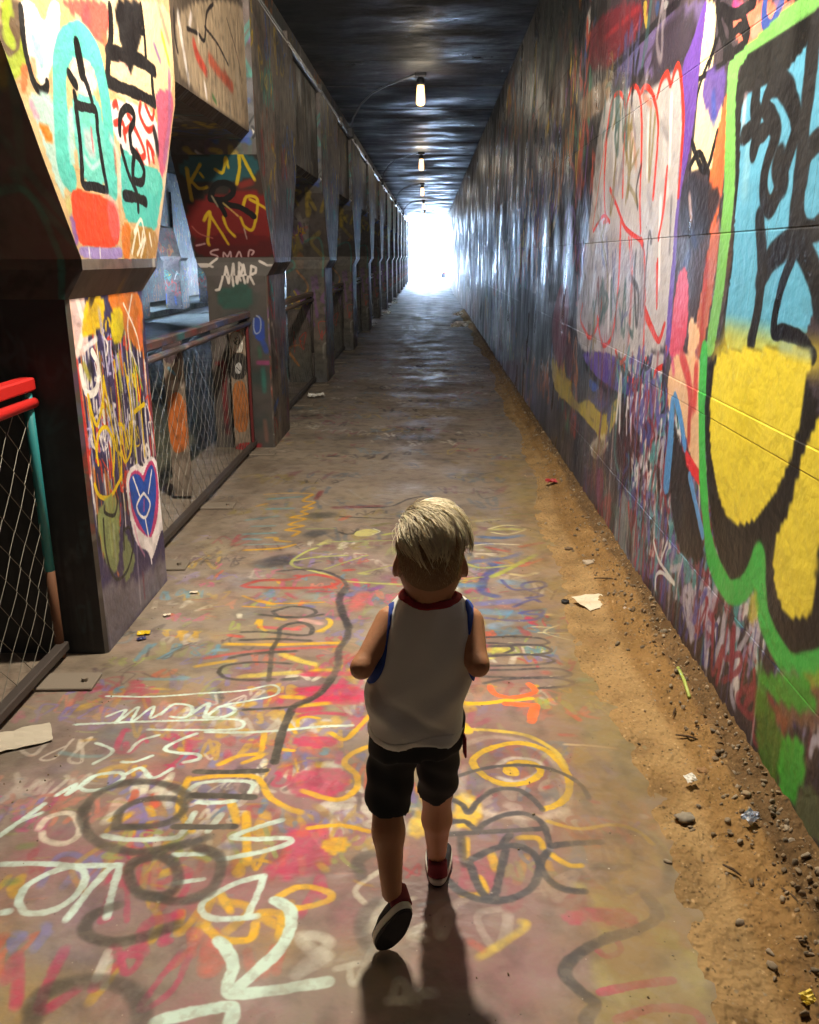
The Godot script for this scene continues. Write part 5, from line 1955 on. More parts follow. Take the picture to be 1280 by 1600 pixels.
	c.s("d65a50",5.8,[191,414,203,411],0.6,0.85)
	c.s("7aa6bc",6.38,[185,387,197,388],0.6,0.85)
	c.s("7aa6bc",7.54,[172,343,178,342],0.6,0.85)
	c.s("d8a8a0",8.7,[244,446,264,437],0.6,0.85)
	c.s("6a6a9a",8.7,[258,450,271,450],0.6,0.85)
	c.s("4a4744",4.93,[202,405,230,408,259,405],0.5,0.85)
	c.s("4a4744",4.93,[230,390,232,409,231,430,243,440,254,434,257,419,250,415,234,418],0.5,0.85)
	c.s("4a4744",4.93,[230,390,234,363,237,338],0.5,0.85)
	c.s("4a4744",4.35,[198,352,201,362,222,368,249,366],0.5,0.85)
	c.s("4a4744",4.35,[198,352,205,343,221,340,241,342],0.5,0.85)
	c.s("4a4744",5.22,[201,374,217,382,250,387],0.5,0.85)
	c.s("4a4744",4.93,[200,420,217,421,233,418],0.5,0.85)
	c.s("4a4744",7.54,[277,457,285,435,286,410,282,390,284,364,281,342,275,321,268,312,261,305],0.5,0.85)
	c.s("4a4744",5.8,[246,341,257,343],0.5,0.85)
	c.s("4a4744",4.64,[208,455,229,451,249,451,262,457],0.5,0.85)
	c.s("5f8894",8.7,[151,808,191,821],0.5,0.85)
	c.s("5f8894",8.7,[157,765,188,769],0.5,0.85)
	c.s("5f8894",6.96,[141,720,175,737],0.5,0.85)
	c.s("6f9eaa",6.38,[149,669,184,675],0.5,0.85)
	c.s("6f9eaa",7.54,[152,653,172,651],0.5,0.85)
	c.s("6f8f96",5.8,[152,697,178,700],0.5,0.85)
	c.s("86a0a0",5.22,[156,634,200,638],0.5,0.85)
	c.s("c08a2c",7.54,[143,777,152,789],0.5,0.85)
	c.s("caa040",3.48,[141,830,172,837,203,835],0.5,0.85)
	c.s("454440",29,[213,738,238,744],0.5,0.85)
	c.s("3f4048",34.8,[189,578,214,595],0.5,0.85)
	c.s("44464c",26.1,[222,666,233,681],0.5,0.85)
	c.s("d09a26",6.38,[203,831,195,802,210,796,200,772,211,772,200,755,208,746,191,732,208,727,193,705,210,701,193,685,208,680,203,663],0.5,0.85)
	c.s("d9a428",7.54,[176,658,186,658,189,649,204,645],0.5,0.85)
	c.s("d9a428",6.38,[210,637,195,624,160,617],0.5,0.85)
	c.s("7a3f44",8.7,[212,848,210,809],0.5,0.85)
	c.s("b4604a",8.7,[249,722,258,739],0.5,0.85)
	c.s("74444a",14.5,[237,773,295,780],0.5,0.85)
	c.s("6e6a3e",8.7,[287,702,307,713],0.5,0.85)
	c.s("b9c765",4.93,[235,627,224,612,215,585,220,571,235,562,254,549,269,535,290,530,326,526],0.5,0.85)
	c.s("b9c765",5.22,[216,587,237,598,268,604],0.5,0.85)
	c.s("b9c765",4.64,[234,636,247,641],0.5,0.85)
	c.s("a8b45c",3.48,[250,564,272,588,289,605],0.5,0.85)
	c.s("9faa58",3.48,[288,556,316,577],0.5,0.85)
	c.s("9aa860",3.48,[214,690,247,691],0.5,0.85)
	c.s("9aa860",3.48,[245,646,314,652],0.5,0.85)
	c.s("a8b45c",6.96,[301,670,313,678],0.5,0.85)
	c.s("b4bc60",6.96,[285,554,293,552],0.5,0.85)
	c.s("c4c078",8.7,[238,639,245,652],0.5,0.85)
	c.s("3b3a3a",5.22,[251,681,261,672,270,677,272,692],0.5,0.85)
	c.s("38363a",4.64,[272,774,304,780,325,812,342,825],0.5,0.85)
	c.s("38363a",4.06,[247,736,311,729],0.5,0.85)
	c.s("45424a",5.22,[206,557,232,564,253,557,269,539,276,521],0.5,0.85)
	c.s("b94040",7.54,[180,519,193,533,220,536,241,549,260,542,267,531,258,519,226,515,197,516,183,517],0.5,0.85)
	c.s("b94040",6.96,[224,545,228,547],0.5,0.85)
	c.s("b94040",6.96,[269,561,278,563],0.5,0.85)
	c.s("b24a58",5.8,[223,503,233,494,244,507,264,507],0.5,0.85)
	c.s("c0788c",9.86,[266,488,273,494],0.5,0.85)
	c.s("6a6aa0",11.6,[280,518,291,511,278,498],0.5,0.85)
	c.s("6a6aa0",6.96,[243,475,252,472],0.5,0.85)
	c.s("7a4a90",8.7,[297,511,309,522],0.5,0.85)
	c.s("cc6a68",17.4,[292,505,288,467],0.5,0.85)
	c.s("8a8f88",20.3,[235,500,251,491],0.5,0.85)
	c.s("3d3a40",8.7,[276,518,272,491,277,464,286,430],0.5,0.85)
	c.s("d79a34",6.38,[201,486,216,477],0.5,0.85)
	c.s("d79a34",4.06,[185,496,202,483,220,479,260,483],0.5,0.85)
	c.s("d79a34",3.48,[190,472,214,470],0.5,0.85)
	c.s("c9a93e",5.8,[223,448,231,445],0.5,0.85)
	c.s("d0a838",4.64,[209,445,215,428,220,423],0.5,0.85)
	c.s("d8b848",5.22,[266,449,270,440,265,421],0.5,0.85)
	c.s("d06a60",7.54,[240,426,249,433],0.5,0.85)
	c.s("4a4848",4.93,[218,462,233,473,249,469,255,460,245,450,226,451,218,462],0.5,0.85)
	c.s("4a4848",4.93,[229,426,236,437,247,439,256,429,256,419],0.5,0.85)
	c.f("c3c06e",1.2,[270,682,281,692,297,685,289,665,270,665],0.9)
	c.s("d8d8b8",2.9,[289,672,297,682,289,692],0.5,0.9)
	c.s("9a948a",4.64,[131,915,138,950,173,959,225,953],0.5,0.55)
	c.s("9a948a",4.64,[140,975,175,985,222,977],0.5,0.55)
	c.s("9a948a",4.64,[171,1029,183,1047,191,1020,219,1030],0.5,0.55)
	c.s("9a948a",4.64,[238,1026,250,1063,266,1049],0.5,0.55)
	c.s("9a948a",4.64,[237,953,259,914],0.5,0.55)
	c.s("9a948a",4.64,[241,973,264,991],0.5,0.55)
	c.s("9a948a",4.64,[270,954,297,930],0.5,0.55)
	c.s("9a948a",4.64,[295,971,326,947],0.5,0.55)
	c.s("9a948a",4.64,[154,871,167,882,178,872],0.5,0.55)
	c.s("9a948a",4.64,[215,809,227,785,244,779],0.5,0.55)
	c.s("9a948a",4.64,[245,859,269,810,288,786],0.5,0.55)
	c.s("b7bb62",9.86,[418,691,439,694,455,692],0.6,0.85)
	c.s("d8d4a4",4.64,[417,694,438,708,458,695,437,676,419,683],0.6,0.85)
	c.s("45659a",11.6,[404,667,428,663,453,673],0.6,0.85)
	c.s("50609a",9.86,[395,647,418,643],0.6,0.85)
	c.s("a85a50",7.54,[410,633,432,619],0.6,0.85)
	c.s("e6dcc0",5.8,[399,612,419,612],0.6,0.85)
	c.s("e0d8b8",3.48,[388,632,412,643,446,641],0.6,0.85)
	c.s("a85a50",8.7,[446,634,472,649],0.6,0.85)
	c.s("5a6498",11.6,[392,587,430,601,444,615],0.6,0.85)
	c.s("3f4f9a",11.6,[411,584,416,575,403,543,399,510,412,499],0.6,0.85)
	c.s("a9b64c",8.7,[410,547,434,576,460,611],0.6,0.85)
	c.s("b7bf60",5.8,[387,583,403,571,434,580],0.6,0.85)
	c.s("b4c060",4.06,[374,531,391,543,403,547],0.6,0.85)
	c.s("d06a58",7.54,[440,576,452,585,466,600],0.6,0.85)
	c.s("e8dca8",7.54,[429,555,443,552,455,560],0.6,0.85)
	c.s("6f9cc8",17.4,[419,536,435,532],0.6,0.85)
	c.s("5c86b8",14.5,[378,524,399,528],0.6,0.85)
	c.s("6a70b0",14.5,[394,482,431,490],0.6,0.85)
	c.s("6a9cc8",17.4,[397,466,422,463],0.6,0.85)
	c.s("88a6c8",14.5,[401,435,419,445],0.6,0.85)
	c.s("c9ccb8",14.5,[369,531,376,509],0.6,0.85)
	c.s("4c4e92",5.22,[419,540,427,517,445,518,458,525,455,537,440,532,437,521,449,507,452,502,437,496],0.6,0.85)
	c.s("4c4e92",5.22,[424,476,442,493,449,487],0.6,0.85)
	c.s("5458a0",5.22,[398,453,417,448,441,451,448,470,428,463,446,461],0.6,0.85)
	c.s("e8d488",6.38,[450,461,466,458],0.6,0.85)
	c.s("e8e0b0",2.9,[458,440,444,425,467,409],0.6,0.85)
	c.s("4a4f9a",7.54,[454,428,468,431],0.6,0.85)
	c.s("e6dfb4",2.9,[435,436,452,435],0.6,0.85)
	c.s("e6dfb4",2.61,[439,425,466,423],0.6,0.85)
	c.s("4a64b0",7.54,[438,383,447,384],0.6,0.85)
	c.s("dcd65a",12.76,[397,391,412,393],0.6,0.85)
	c.s("dcd65a",7.54,[395,379,399,379],0.6,0.85)
	c.s("d65a50",8.7,[435,356,439,356],0.6,0.85)
	c.s("6fa98a",8.7,[459,346,467,345],0.6,0.85)
	c.s("a8a070",8.7,[400,721,459,734,485,695],0.6,0.85)
	c.s("7a7850",6.96,[440,745,465,752,480,734],0.6,0.85)
	c.s("6a6b84",4.64,[425,769,450,779],0.6,0.85)
	c.s("57564a",4.06,[412,857,419,818,443,836,456,851],0.5,0.7)
	c.s("57564a",4.06,[429,944,458,962,476,954],0.5,0.7)
	c.s("57564a",4.06,[438,705,465,695,482,659],0.5,0.7)
	c.s("4e484c",4.06,[396,415,420,417,440,414,445,406,436,402,416,403,397,405],0.4,0.9)
	c.s("4e484c",4.06,[397,399,415,400,436,402,445,394,439,387,417,385,395,382],0.4,0.9)
	c.s("4e484c",4.06,[413,402,416,394,409,387],0.4,0.9)
	c.s("4e484c",4.06,[395,381,420,385,438,383,445,375,432,369,410,367,385,366],0.4,0.9)
	c.s("4e484c",4.06,[381,359,409,360,442,363,454,356,447,350,419,348,381,350],0.4,0.9)
	c.s("4e484c",4.06,[390,339,408,346,438,349,453,343,447,336,428,333],0.4,0.9)
	c.dabs(15,["e8dcae","d8cf9a","cfd8d8","c9b48a"],400,300,530,560,60,.8,2.4,.8,1.4,.9)
	c.dabs(16,["e4dccb","c9bfae"],20,120,520,800,70,.5,1.3,.7,1.2,.8)
	c.dust(31,"8c744e",[440,30,446,110,455,200,462,300,466,420,466,560,470,720,466,900,468,1040],44,.95)
	c.dust(32,"8c744e",[500,0,500,150,498,300,495,450,492,620,492,800,492,1040],44,1.0)
	c.dust(33,"75685a",[60,0,66,200,75,400,90,600,100,800,110,1040],46,.8)
	c.grime(44,"8e8172",.38,1.0,[.8,.3],5.0)
	c.grime(41,"3a322c",.35,1.0)
	c.flakes(42,["2e2a28","cfc6b6","6e5a48"],900,.2,.8)

func paint_floor_mid(c):
	c.blobs(21,["5c544c","6a5f55","5f4f4a"],-10,120,560,2060,50,30,110,.12)
	c.tags(23,["8a5a5c","6f7a88","a8925a","b0a69a","4a4446","76808c","c0b8a8"],60,0,480,1500,260,28,5,.6)
	c.dabs(22,["8d8478","7d7f86","6a4a44","40383a","90897c"],70,0,470,900,140,4,20,.6,1.4,.28)
	c.s("9a948a",4.64,[171,5,183,23,191,-4,219,6],0.5,0.55)
	c.s("9a948a",4.64,[238,2,250,39,266,25],0.5,0.55)
	c.s("9a948a",4.64,[274,160,287,183],0.5,0.55)
	c.s("9a948a",4.64,[280,84,295,95],0.5,0.55)
	c.dust(34,"6b5c4a",[60,0,70,700,70,1400,70,2060],60,.6)
	c.dust(35,"6f5a42",[480,0,490,700,490,1400,490,2060],60,.6)
	c.grime(43,"2c2824",.45,6.12)

func paint_wall_near(c):
	c.blobs(54,["3a3038","4a3a40","2c2830","5a4438"],0,0,820,720,160,10,50,.3)
	c.streaks(55,["241f26","5a5260","39323c","6a5a58"],380,100,820,700,260,1,5,40,260,.4)
	c.f("6e2430",6,[941,210,941,167,809,179,665,210,657,233,747,237,837,236],0.85)
	c.s("a83038",10,[849,201,737,208,672,213],0.8,0.7)
	c.s("8c4a58",8,[710,232,669,223],0.8,0.7)
	c.f("b89a3a",2,[665,210,647,214,639,239,650,236],0.8)
	c.f("2a3d66",2,[622,221,599,227,609,239],0.8)
	c.f("9aa0a0",2,[591,229,569,234,580,241],0.6)
	c.f("574a72",6,[799,244,680,240,566,244,493,254,468,260,469,287,472,350,497,378,531,352,523,298],1)
	c.s("1d1a20",8,[799,244,654,242,594,241,536,243],0.5,1)
	c.f("2e2730",12,[621,248,540,248,480,263,495,296,551,290,606,292],0.85)
	c.s("3a3040",6,[668,277,632,261,588,258],0.6,0.8)
	c.s("2d2632",4.8,[627,276,601,264],0.5,0.8)
	c.f("8a6a4a",6,[1004,236,799,244,788,277,967,270],0.8)
	c.f("aaa6a8",8,[826,269,768,270,676,279,613,295,551,291,519,293,503,325,496,372,490,420,492,469,486,507,871,550,935,509,865,389,852,306],0.95)
	c.f("8f8a94",20,[881,519,916,466,784,392,648,417,628,477,703,527],0.6)
	c.dabs(66,["8a8690","c8c4c8","6f6c78","b0a4a0","9a8a88","7f86a0"],300,300,560,560,120,2,7,4,12,.3)
	c.s("86828c",28,[771,327,748,394],0.9,0.5)
	c.s("c7c4c6",20,[669,326,643,378],0.9,0.6)
	c.s("77747c",16,[594,374,572,397],0.9,0.6)
	c.s("6f7fa8",16,[708,449,707,482],0.9,0.6)
	c.s("d0ccd0",20,[563,316,526,385],0.9,0.6)
	c.s("55525c",12,[566,325,534,342],0.9,0.5)
	c.s("c07850",16,[672,318,643,352],0.9,0.7)
	c.s("d06a50",10,[638,292,602,306],0.8,0.8)
	c.s("d03a26",4.32,[771,395,790,358,793,313,782,278,751,271,722,281,706,302,709,321],0.35,0.95)
	c.s("d03a26",4.32,[709,291,685,278,658,285,639,308,628,342,622,376],0.35,0.95)
	c.s("d03a26",4.86,[647,288,630,287,603,297,579,318,572,339,573,383],0.35,0.95)
	c.s("d03a26",5.4,[585,302,574,292,558,290,545,300,536,293,525,290,511,308,499,334,496,359],0.35,0.95)
	c.s("d03a26",4.86,[759,362,713,384,677,402,646,410],0.35,0.95)
	c.s("d03a26",4.86,[535,368,536,393,544,414],0.35,0.95)
	c.s("d03a26",4.86,[784,395,760,394],0.35,0.95)
	c.s("d03a26",4.86,[884,489,894,506,859,517,820,522,784,506,767,480,775,457],0.35,0.95)
	c.s("d03a26",5.4,[785,496,761,516,734,523,699,506,688,459,696,396],0.35,0.95)
	c.s("d03a26",5.94,[574,470,563,515],0.35,0.95)
	c.s("d03a26",5.94,[567,481,541,491,517,497,504,484],0.35,0.95)
	c.s("d03a26",3.78,[646,409,626,457,622,522],0.35,0.95)
	c.s("d03a26",4.32,[613,416,595,420,571,468],0.35,0.95)
	c.s("d03a26",3.78,[544,436,534,466],0.35,0.95)
	c.s("d03a26",3.24,[847,400,808,323,794,294],0.35,0.95)
	c.f("e8d3a0",4,[473,259,443,267,438,300,435,324,404,337,404,379,434,371,471,371,465,339,467,295],1)
	c.f("e0705a",4,[412,274,282,308,323,309,370,310,395,302],1)
	c.f("e88a78",4,[370,308,364,294,302,303,336,308],0.9)
	c.s("c23c80",10,[407,278,380,290],0.7,0.9)
	c.s("3a4f9a",8,[350,290,348,301,336,307,329,302,323,297],0.4,1)
	c.s("5a5a96",6,[334,294,323,302],0.5,0.8)
	c.s("17151a",8,[440,267,430,285,411,302,407,291,423,279],0.35,0.97)
	c.s("17151a",8,[433,274,401,285,366,287],0.35,0.97)
	c.s("17151a",7.2,[415,305,393,308,375,305,390,295,408,300,392,312],0.35,0.97)
	c.s("17151a",6,[388,288,372,303,381,308],0.35,0.97)
	c.s("17151a",4.8,[437,292,443,299,463,314,476,337],0.35,0.97)
	c.s("17151a",4,[475,310,409,310],0.35,0.97)
	c.s("17151a",6,[472,350,433,374,413,351],0.35,0.97)
	c.s("17151a",6,[472,368,448,361,410,387],0.35,0.97)
	c.s("17151a",4,[429,288,446,306],0.35,0.97)
	c.f("58458e",6,[455,307,408,312,406,331,424,346,454,326],0.95)
	c.s("3c4a9c",12,[431,325,422,345],0.7,0.9)
	c.f("e0683c",4,[401,323,410,346,424,382,402,428,389,383],0.95)
	c.f("26242c",6,[470,372,421,382,392,390,404,407,436,428,480,412,494,387],0.9)
	c.s("3a4a78",12,[451,414,438,423],0.8,0.8)
	c.s("c8a8a0",8,[454,405,466,386],0.6,0.8)
	c.s("38487a",16,[452,428,470,444],0.8,0.8)
	c.f("c84a64",4,[477,441,455,437,440,466,445,502,486,507,483,477],0.95)
	c.f("c06a50",4,[410,418,388,402,390,449,398,497,423,500],0.85)
	c.s("a02c30",12,[410,432,404,494],0.8,0.8)
	c.f("e2b890",4,[439,470,409,480,413,498,434,501],0.9)
	c.f("6fae5a",2.4,[270,307,306,301,340,306,393,310,407,313,386,394,388,456,394,496,375,494,370,455,365,395,387,319,375,317,321,316,268,314],1)
	c.f("1a1a1c",3,[268,313,288,313,328,314,391,315,363,396,360,448,369,494,350,491,348,461,345,409,350,372,373,334,347,336,314,339,278,327,264,326],1)
	c.f("5ba3c6",3,[265,321,281,327,314,338,373,335,364,370,358,435,361,476,346,491,216,476],1)
	c.f("4f96b8",24,[292,336,273,329,249,373,236,413,262,412],0.5)
	c.s("a8c6ce",20,[352,364,349,396],0.9,0.5)
	c.f("d8c63c",20,[372,477,340,473,287,472,248,472,218,470,213,484,381,507],0.7)
	c.s("c9b8c0",10,[366,338,364,355],0.8,0.8)
	c.s("1c1c20",14,[347,335,349,345,341,354,354,359,363,360],0.4,0.97)
	c.s("1c1c20",12,[343,365,342,372,335,363,325,362,318,355,333,349,328,342],0.4,0.97)
	c.s("1c1c20",16,[326,340,317,338,303,344,291,354,282,365,287,376,294,388,292,393,303,383,300,378],0.4,0.97)
	c.s("1c1c20",14,[327,352,310,364,314,373,320,384,318,396,307,404,298,397,295,389],0.4,0.97)
	c.s("1c1c20",16,[275,321,273,349,272,380,271,401,268,421],0.4,0.97)
	c.s("1c1c20",14,[251,375,264,380,267,391,266,408,255,418,238,416],0.4,0.97)
	c.s("1c1c20",14,[321,408,309,434,307,459,312,479],0.4,0.97)
	c.s("1c1c20",18,[309,443,296,431,280,425,264,423,248,432,234,443,226,454],0.4,0.97)
	c.s("1c1c20",10,[266,429,277,446,281,469,266,469,244,471,228,478],0.4,0.97)
	c.s("1c1c20",10,[347,346,345,341],0.4,0.97)
	c.f("5e3f96",2.4,[517,292,495,282,471,259,465,261,468,294,470,350,490,381,487,436,481,506,496,508,497,436,496,381,495,335],1)
	c.s("c8c4cc",10,[758,298,739,372],0.6,0.8)
	c.s("dcd8dc",10,[668,303,661,350],0.6,0.8)
	c.s("dedadc",12,[611,312,598,363],0.6,0.8)
	c.s("e4e0e2",12,[539,308,527,362],0.6,0.85)
	c.s("e0dce0",12,[547,384,531,454],0.6,0.8)
	c.s("8a8690",10,[705,334,692,388],0.7,0.7)
	c.s("6a6874",8,[614,389,599,446],0.7,0.7)
	c.s("d8d4d8",10,[730,449,721,510],0.6,0.8)
	c.s("55525e",8,[513,386,506,428],0.7,0.7)
	c.s("cc2f22",5.2,[771,395,792,358,797,313,784,278,751,271,720,282,704,302,703,334,693,375],0.35,0.97)
	c.s("cc2f22",5.2,[708,293,687,278,659,284,637,308,626,342,620,380,607,410],0.35,0.97)
	c.s("cc2f22",5.6,[647,289,630,286,601,298,578,318,571,339,571,383],0.35,0.97)
	c.s("cc2f22",6,[585,302,575,292,558,289,544,300,536,292,525,290,510,308,497,334,495,365,494,387],0.35,0.97)
	c.s("cc2f22",5.2,[759,362,713,384,677,402,643,410,604,418,583,437,577,474],0.35,0.97)
	c.s("cc2f22",5.2,[534,362,534,393,544,417],0.35,0.97)
	c.s("cc2f22",5.2,[884,487,894,506,859,517,819,523,781,505,764,480],0.35,0.97)
	c.s("cc2f22",5.6,[785,496,761,516,734,523,697,506,686,459,693,400],0.35,0.97)
	c.s("cc2f22",5.6,[571,474,537,490,515,497,502,482],0.35,0.97)
	c.s("cc2f22",4.4,[541,433,531,472],0.35,0.97)
	c.s("cc2f22",4.8,[654,413,630,457,627,523],0.35,0.97)
	c.s("cc2f22",4.4,[840,402,786,388,748,396],0.35,0.97)
	c.f("54389a",4,[904,548,682,524,623,549,569,548,565,562,639,561,792,561],0.95)
	c.f("aaa6ac",4,[703,527,487,503,491,521,497,557,516,565,542,557,565,535,597,542,630,527],0.95)
	c.s("cc3222",5.72,[566,508,563,535,542,557,516,565,497,553,493,523,492,500],0.35,0.97)
	c.s("cc3222",5.2,[678,522,653,532,627,522],0.35,0.97)
	c.s("cc3222",5.2,[639,530,610,544,582,534,575,511],0.35,0.97)
	c.s("cc3222",5.2,[522,535,519,523,493,515],0.35,0.97)
	c.s("cc3222",4.68,[548,539,530,546],0.35,0.97)
	c.s("cc3222",4.16,[555,516,538,520],0.35,0.97)
	c.s("3c346e",8,[494,504,489,559],0.4,0.9)
	c.s("17151a",8,[905,545,806,562,690,567,600,560,557,560],0.45,1)
	c.f("b5a43a",4,[1134,600,981,593,882,613,810,591,714,599,667,571,643,563,658,595,705,626,786,620,896,621,1077,626],0.9)
	c.f("c8c0b0",6,[710,612,672,619,746,656,792,645],0.7)
	c.f("2c4a9c",3,[819,568,743,569,772,580,807,580],0.95)
	c.f("4a4670",6,[907,591,783,588,686,577,740,596,841,589],0.8)
	c.f("3a1c20",8,[639,576,491,552,472,590,468,622,528,623,610,645,642,612],0.9)
	c.s("8a2a2c",10,[546,591,559,631],0.8,0.8)
	c.s("a83032",10,[501,565,521,596],0.8,0.8)
	c.s("1a1618",10,[617,568,624,604],0.7,0.9)
	c.s("4a8080",10,[649,575,650,621,622,639],0.7,0.8)
	c.s("17151a",10,[473,568,469,600],0.7,0.9)
	c.s("8a4a3a",8,[568,576,575,610],0.8,0.7)
	c.f("7a3a66",4,[738,661,697,649,684,690,716,704],0.85)
	c.f("9a2c38",6,[709,687,647,660,641,713,716,725],0.85)
	c.f("8a96a0",8,[617,656,574,638,531,636,498,665,503,697,565,721,628,716],0.75)
	c.s("c23a48",10,[580,648,563,671],0.6,0.85)
	c.s("c23a48",12,[555,641,524,684,535,701],0.6,0.85)
	c.s("3c3858",10,[577,685,550,711],0.7,0.8)
	c.s("15131a",10,[619,655,597,640,567,634,535,637,515,648,494,665,485,682],0.4,1)
	c.tags(50,["6a3a44","4a4a78","7a6a3a","8a8088","1a181c","3a5a5a"],520,0,830,720,60,60,9,.6)
	c.tags(56,["d8d4d8","b0aec4","5a58a0","3f4080","8a3a4a","4a8a94","2c2834","8a7aa0","7a3844"],130,520,560,690,230,30,6,.8)
	c.streaks(57,["e0dee2","b9b6c6","6a68a8","3f4080","7a3a48","4a8a94","2c2834","8a7aa0","c8b4b0"],150,490,540,690,70,3,9,30,110,.45)
	c.streaks(58,["9a3440","7a2430","b8b4b0","3a2c3c","5a7880"],440,500,760,690,90,3,8,30,110,.55)
	c.f("d8b08a",4,[481,503,399,494,380,537,364,595,387,579,413,564,447,532,471,554],0.98)
	c.s("b8343a",14,[451,500,423,519,410,539],0.5,0.9)
	c.s("c03434",12,[411,504,404,535],0.6,0.9)
	c.s("d0303a",12,[422,571,399,576,374,580],0.35,1)
	c.s("a02c30",10,[417,535,411,562],0.6,0.9)
	c.s("c23a78",10,[474,505,464,518],0.7,0.8)
	c.f("1e1a1c",6,[458,557,438,559,402,583,363,614,349,632,403,646,443,619],0.92)
	c.s("332820",16,[427,576,395,621],0.9,0.6)
	c.f("4a86c4",2,[467,535,456,533,450,567,447,611,467,614,465,570],1)
	c.s("4f8ccc",10,[455,534,435,549,419,566],0.35,1)
	c.s("5a90cc",8,[402,583,380,600,360,615],0.4,1)
	c.s("d8dce0",4.4,[479,660,461,669,435,671,412,672,447,676,462,685,461,697],0.4,0.95)
	c.s("d8dce0",4,[440,647,453,668],0.4,0.9)
	c.f("1c1a1c",5.2,[395,493,385,538,358,584,338,610,310,628,283,623,263,598,257,595,247,616,230,629,210,635,192,631,170,619,217,472],1)
	c.s("2c2018",16,[349,591,320,612],0.9,0.5)
	c.f("dccb40",4.8,[368,488,373,509,371,535,359,560,341,578,321,589,295,588,274,577,258,562,244,546,236,530,233,504,229,482,230,474],1)
	c.f("dccb40",4.8,[209,498,219,516,226,538,233,562,243,578,241,596,232,608,217,612,202,608,191,600,191,587,194,545],1)
	c.streaks(67,["1c1a1c"],190,250,330,420,26,.5,1.2,12,60,.8)
	c.dabs(68,["e6d860","c4b030","b8a83a","d8cc70"],180,480,420,660,0,2,7,5,16,.2)
	c.s("c8b838",40,[316,511,287,545],0.95,0.3)
	c.s("e4d86a",28,[273,505,271,532],0.95,0.3)
	c.s("e4d86a",18,[220,577,216,597],0.95,0.3)
	c.f("9fb8a4",8,[276,477,229,473,229,482,260,479],0.6)
	c.s("3fae4c",16,[397,492,387,538,370,581,348,615],0.35,1)
	c.s("3fae4c",20,[348,615,333,626,309,632,291,630,274,617,264,600,261,596,256,611,244,626,225,634,204,636,187,629,171,618],0.45,1)
	c.s("4fae3c",18,[241,656,229,672,239,672],0.8,0.8)
	c.f("b8ae3a",6,[268,624,258,614,252,631,264,638],0.7)
	c.f("7a5a48",8,[226,650,169,625,162,646,207,672],0.8)
	c.f("8a9a8a",6,[221,646,191,634,199,650],0.6)
	c.f("a8a838",6,[196,636,170,620,167,631],0.6)
	c.f("3f9a34",6,[246,661,187,630,168,641,201,659,226,662],0.85)
	c.f("4a7a2c",8,[242,667,211,669,192,688,202,711,226,707,238,687],0.8)
	c.f("3fae3c",6,[204,675,179,664,171,678,179,703,198,708],0.85)
	c.f("8a5240",6,[221,663,195,664,204,675],0.8)
	c.f("5f6f4c",6,[174,682,152,680,145,703,177,709],0.7)
	c.s("5a3a30",8,[244,717,231,723],0.8,0.7)
	c.s("a83038",6,[243,718,237,721],0.6,0.8)
	c.grime(61,"2a2422",.12)

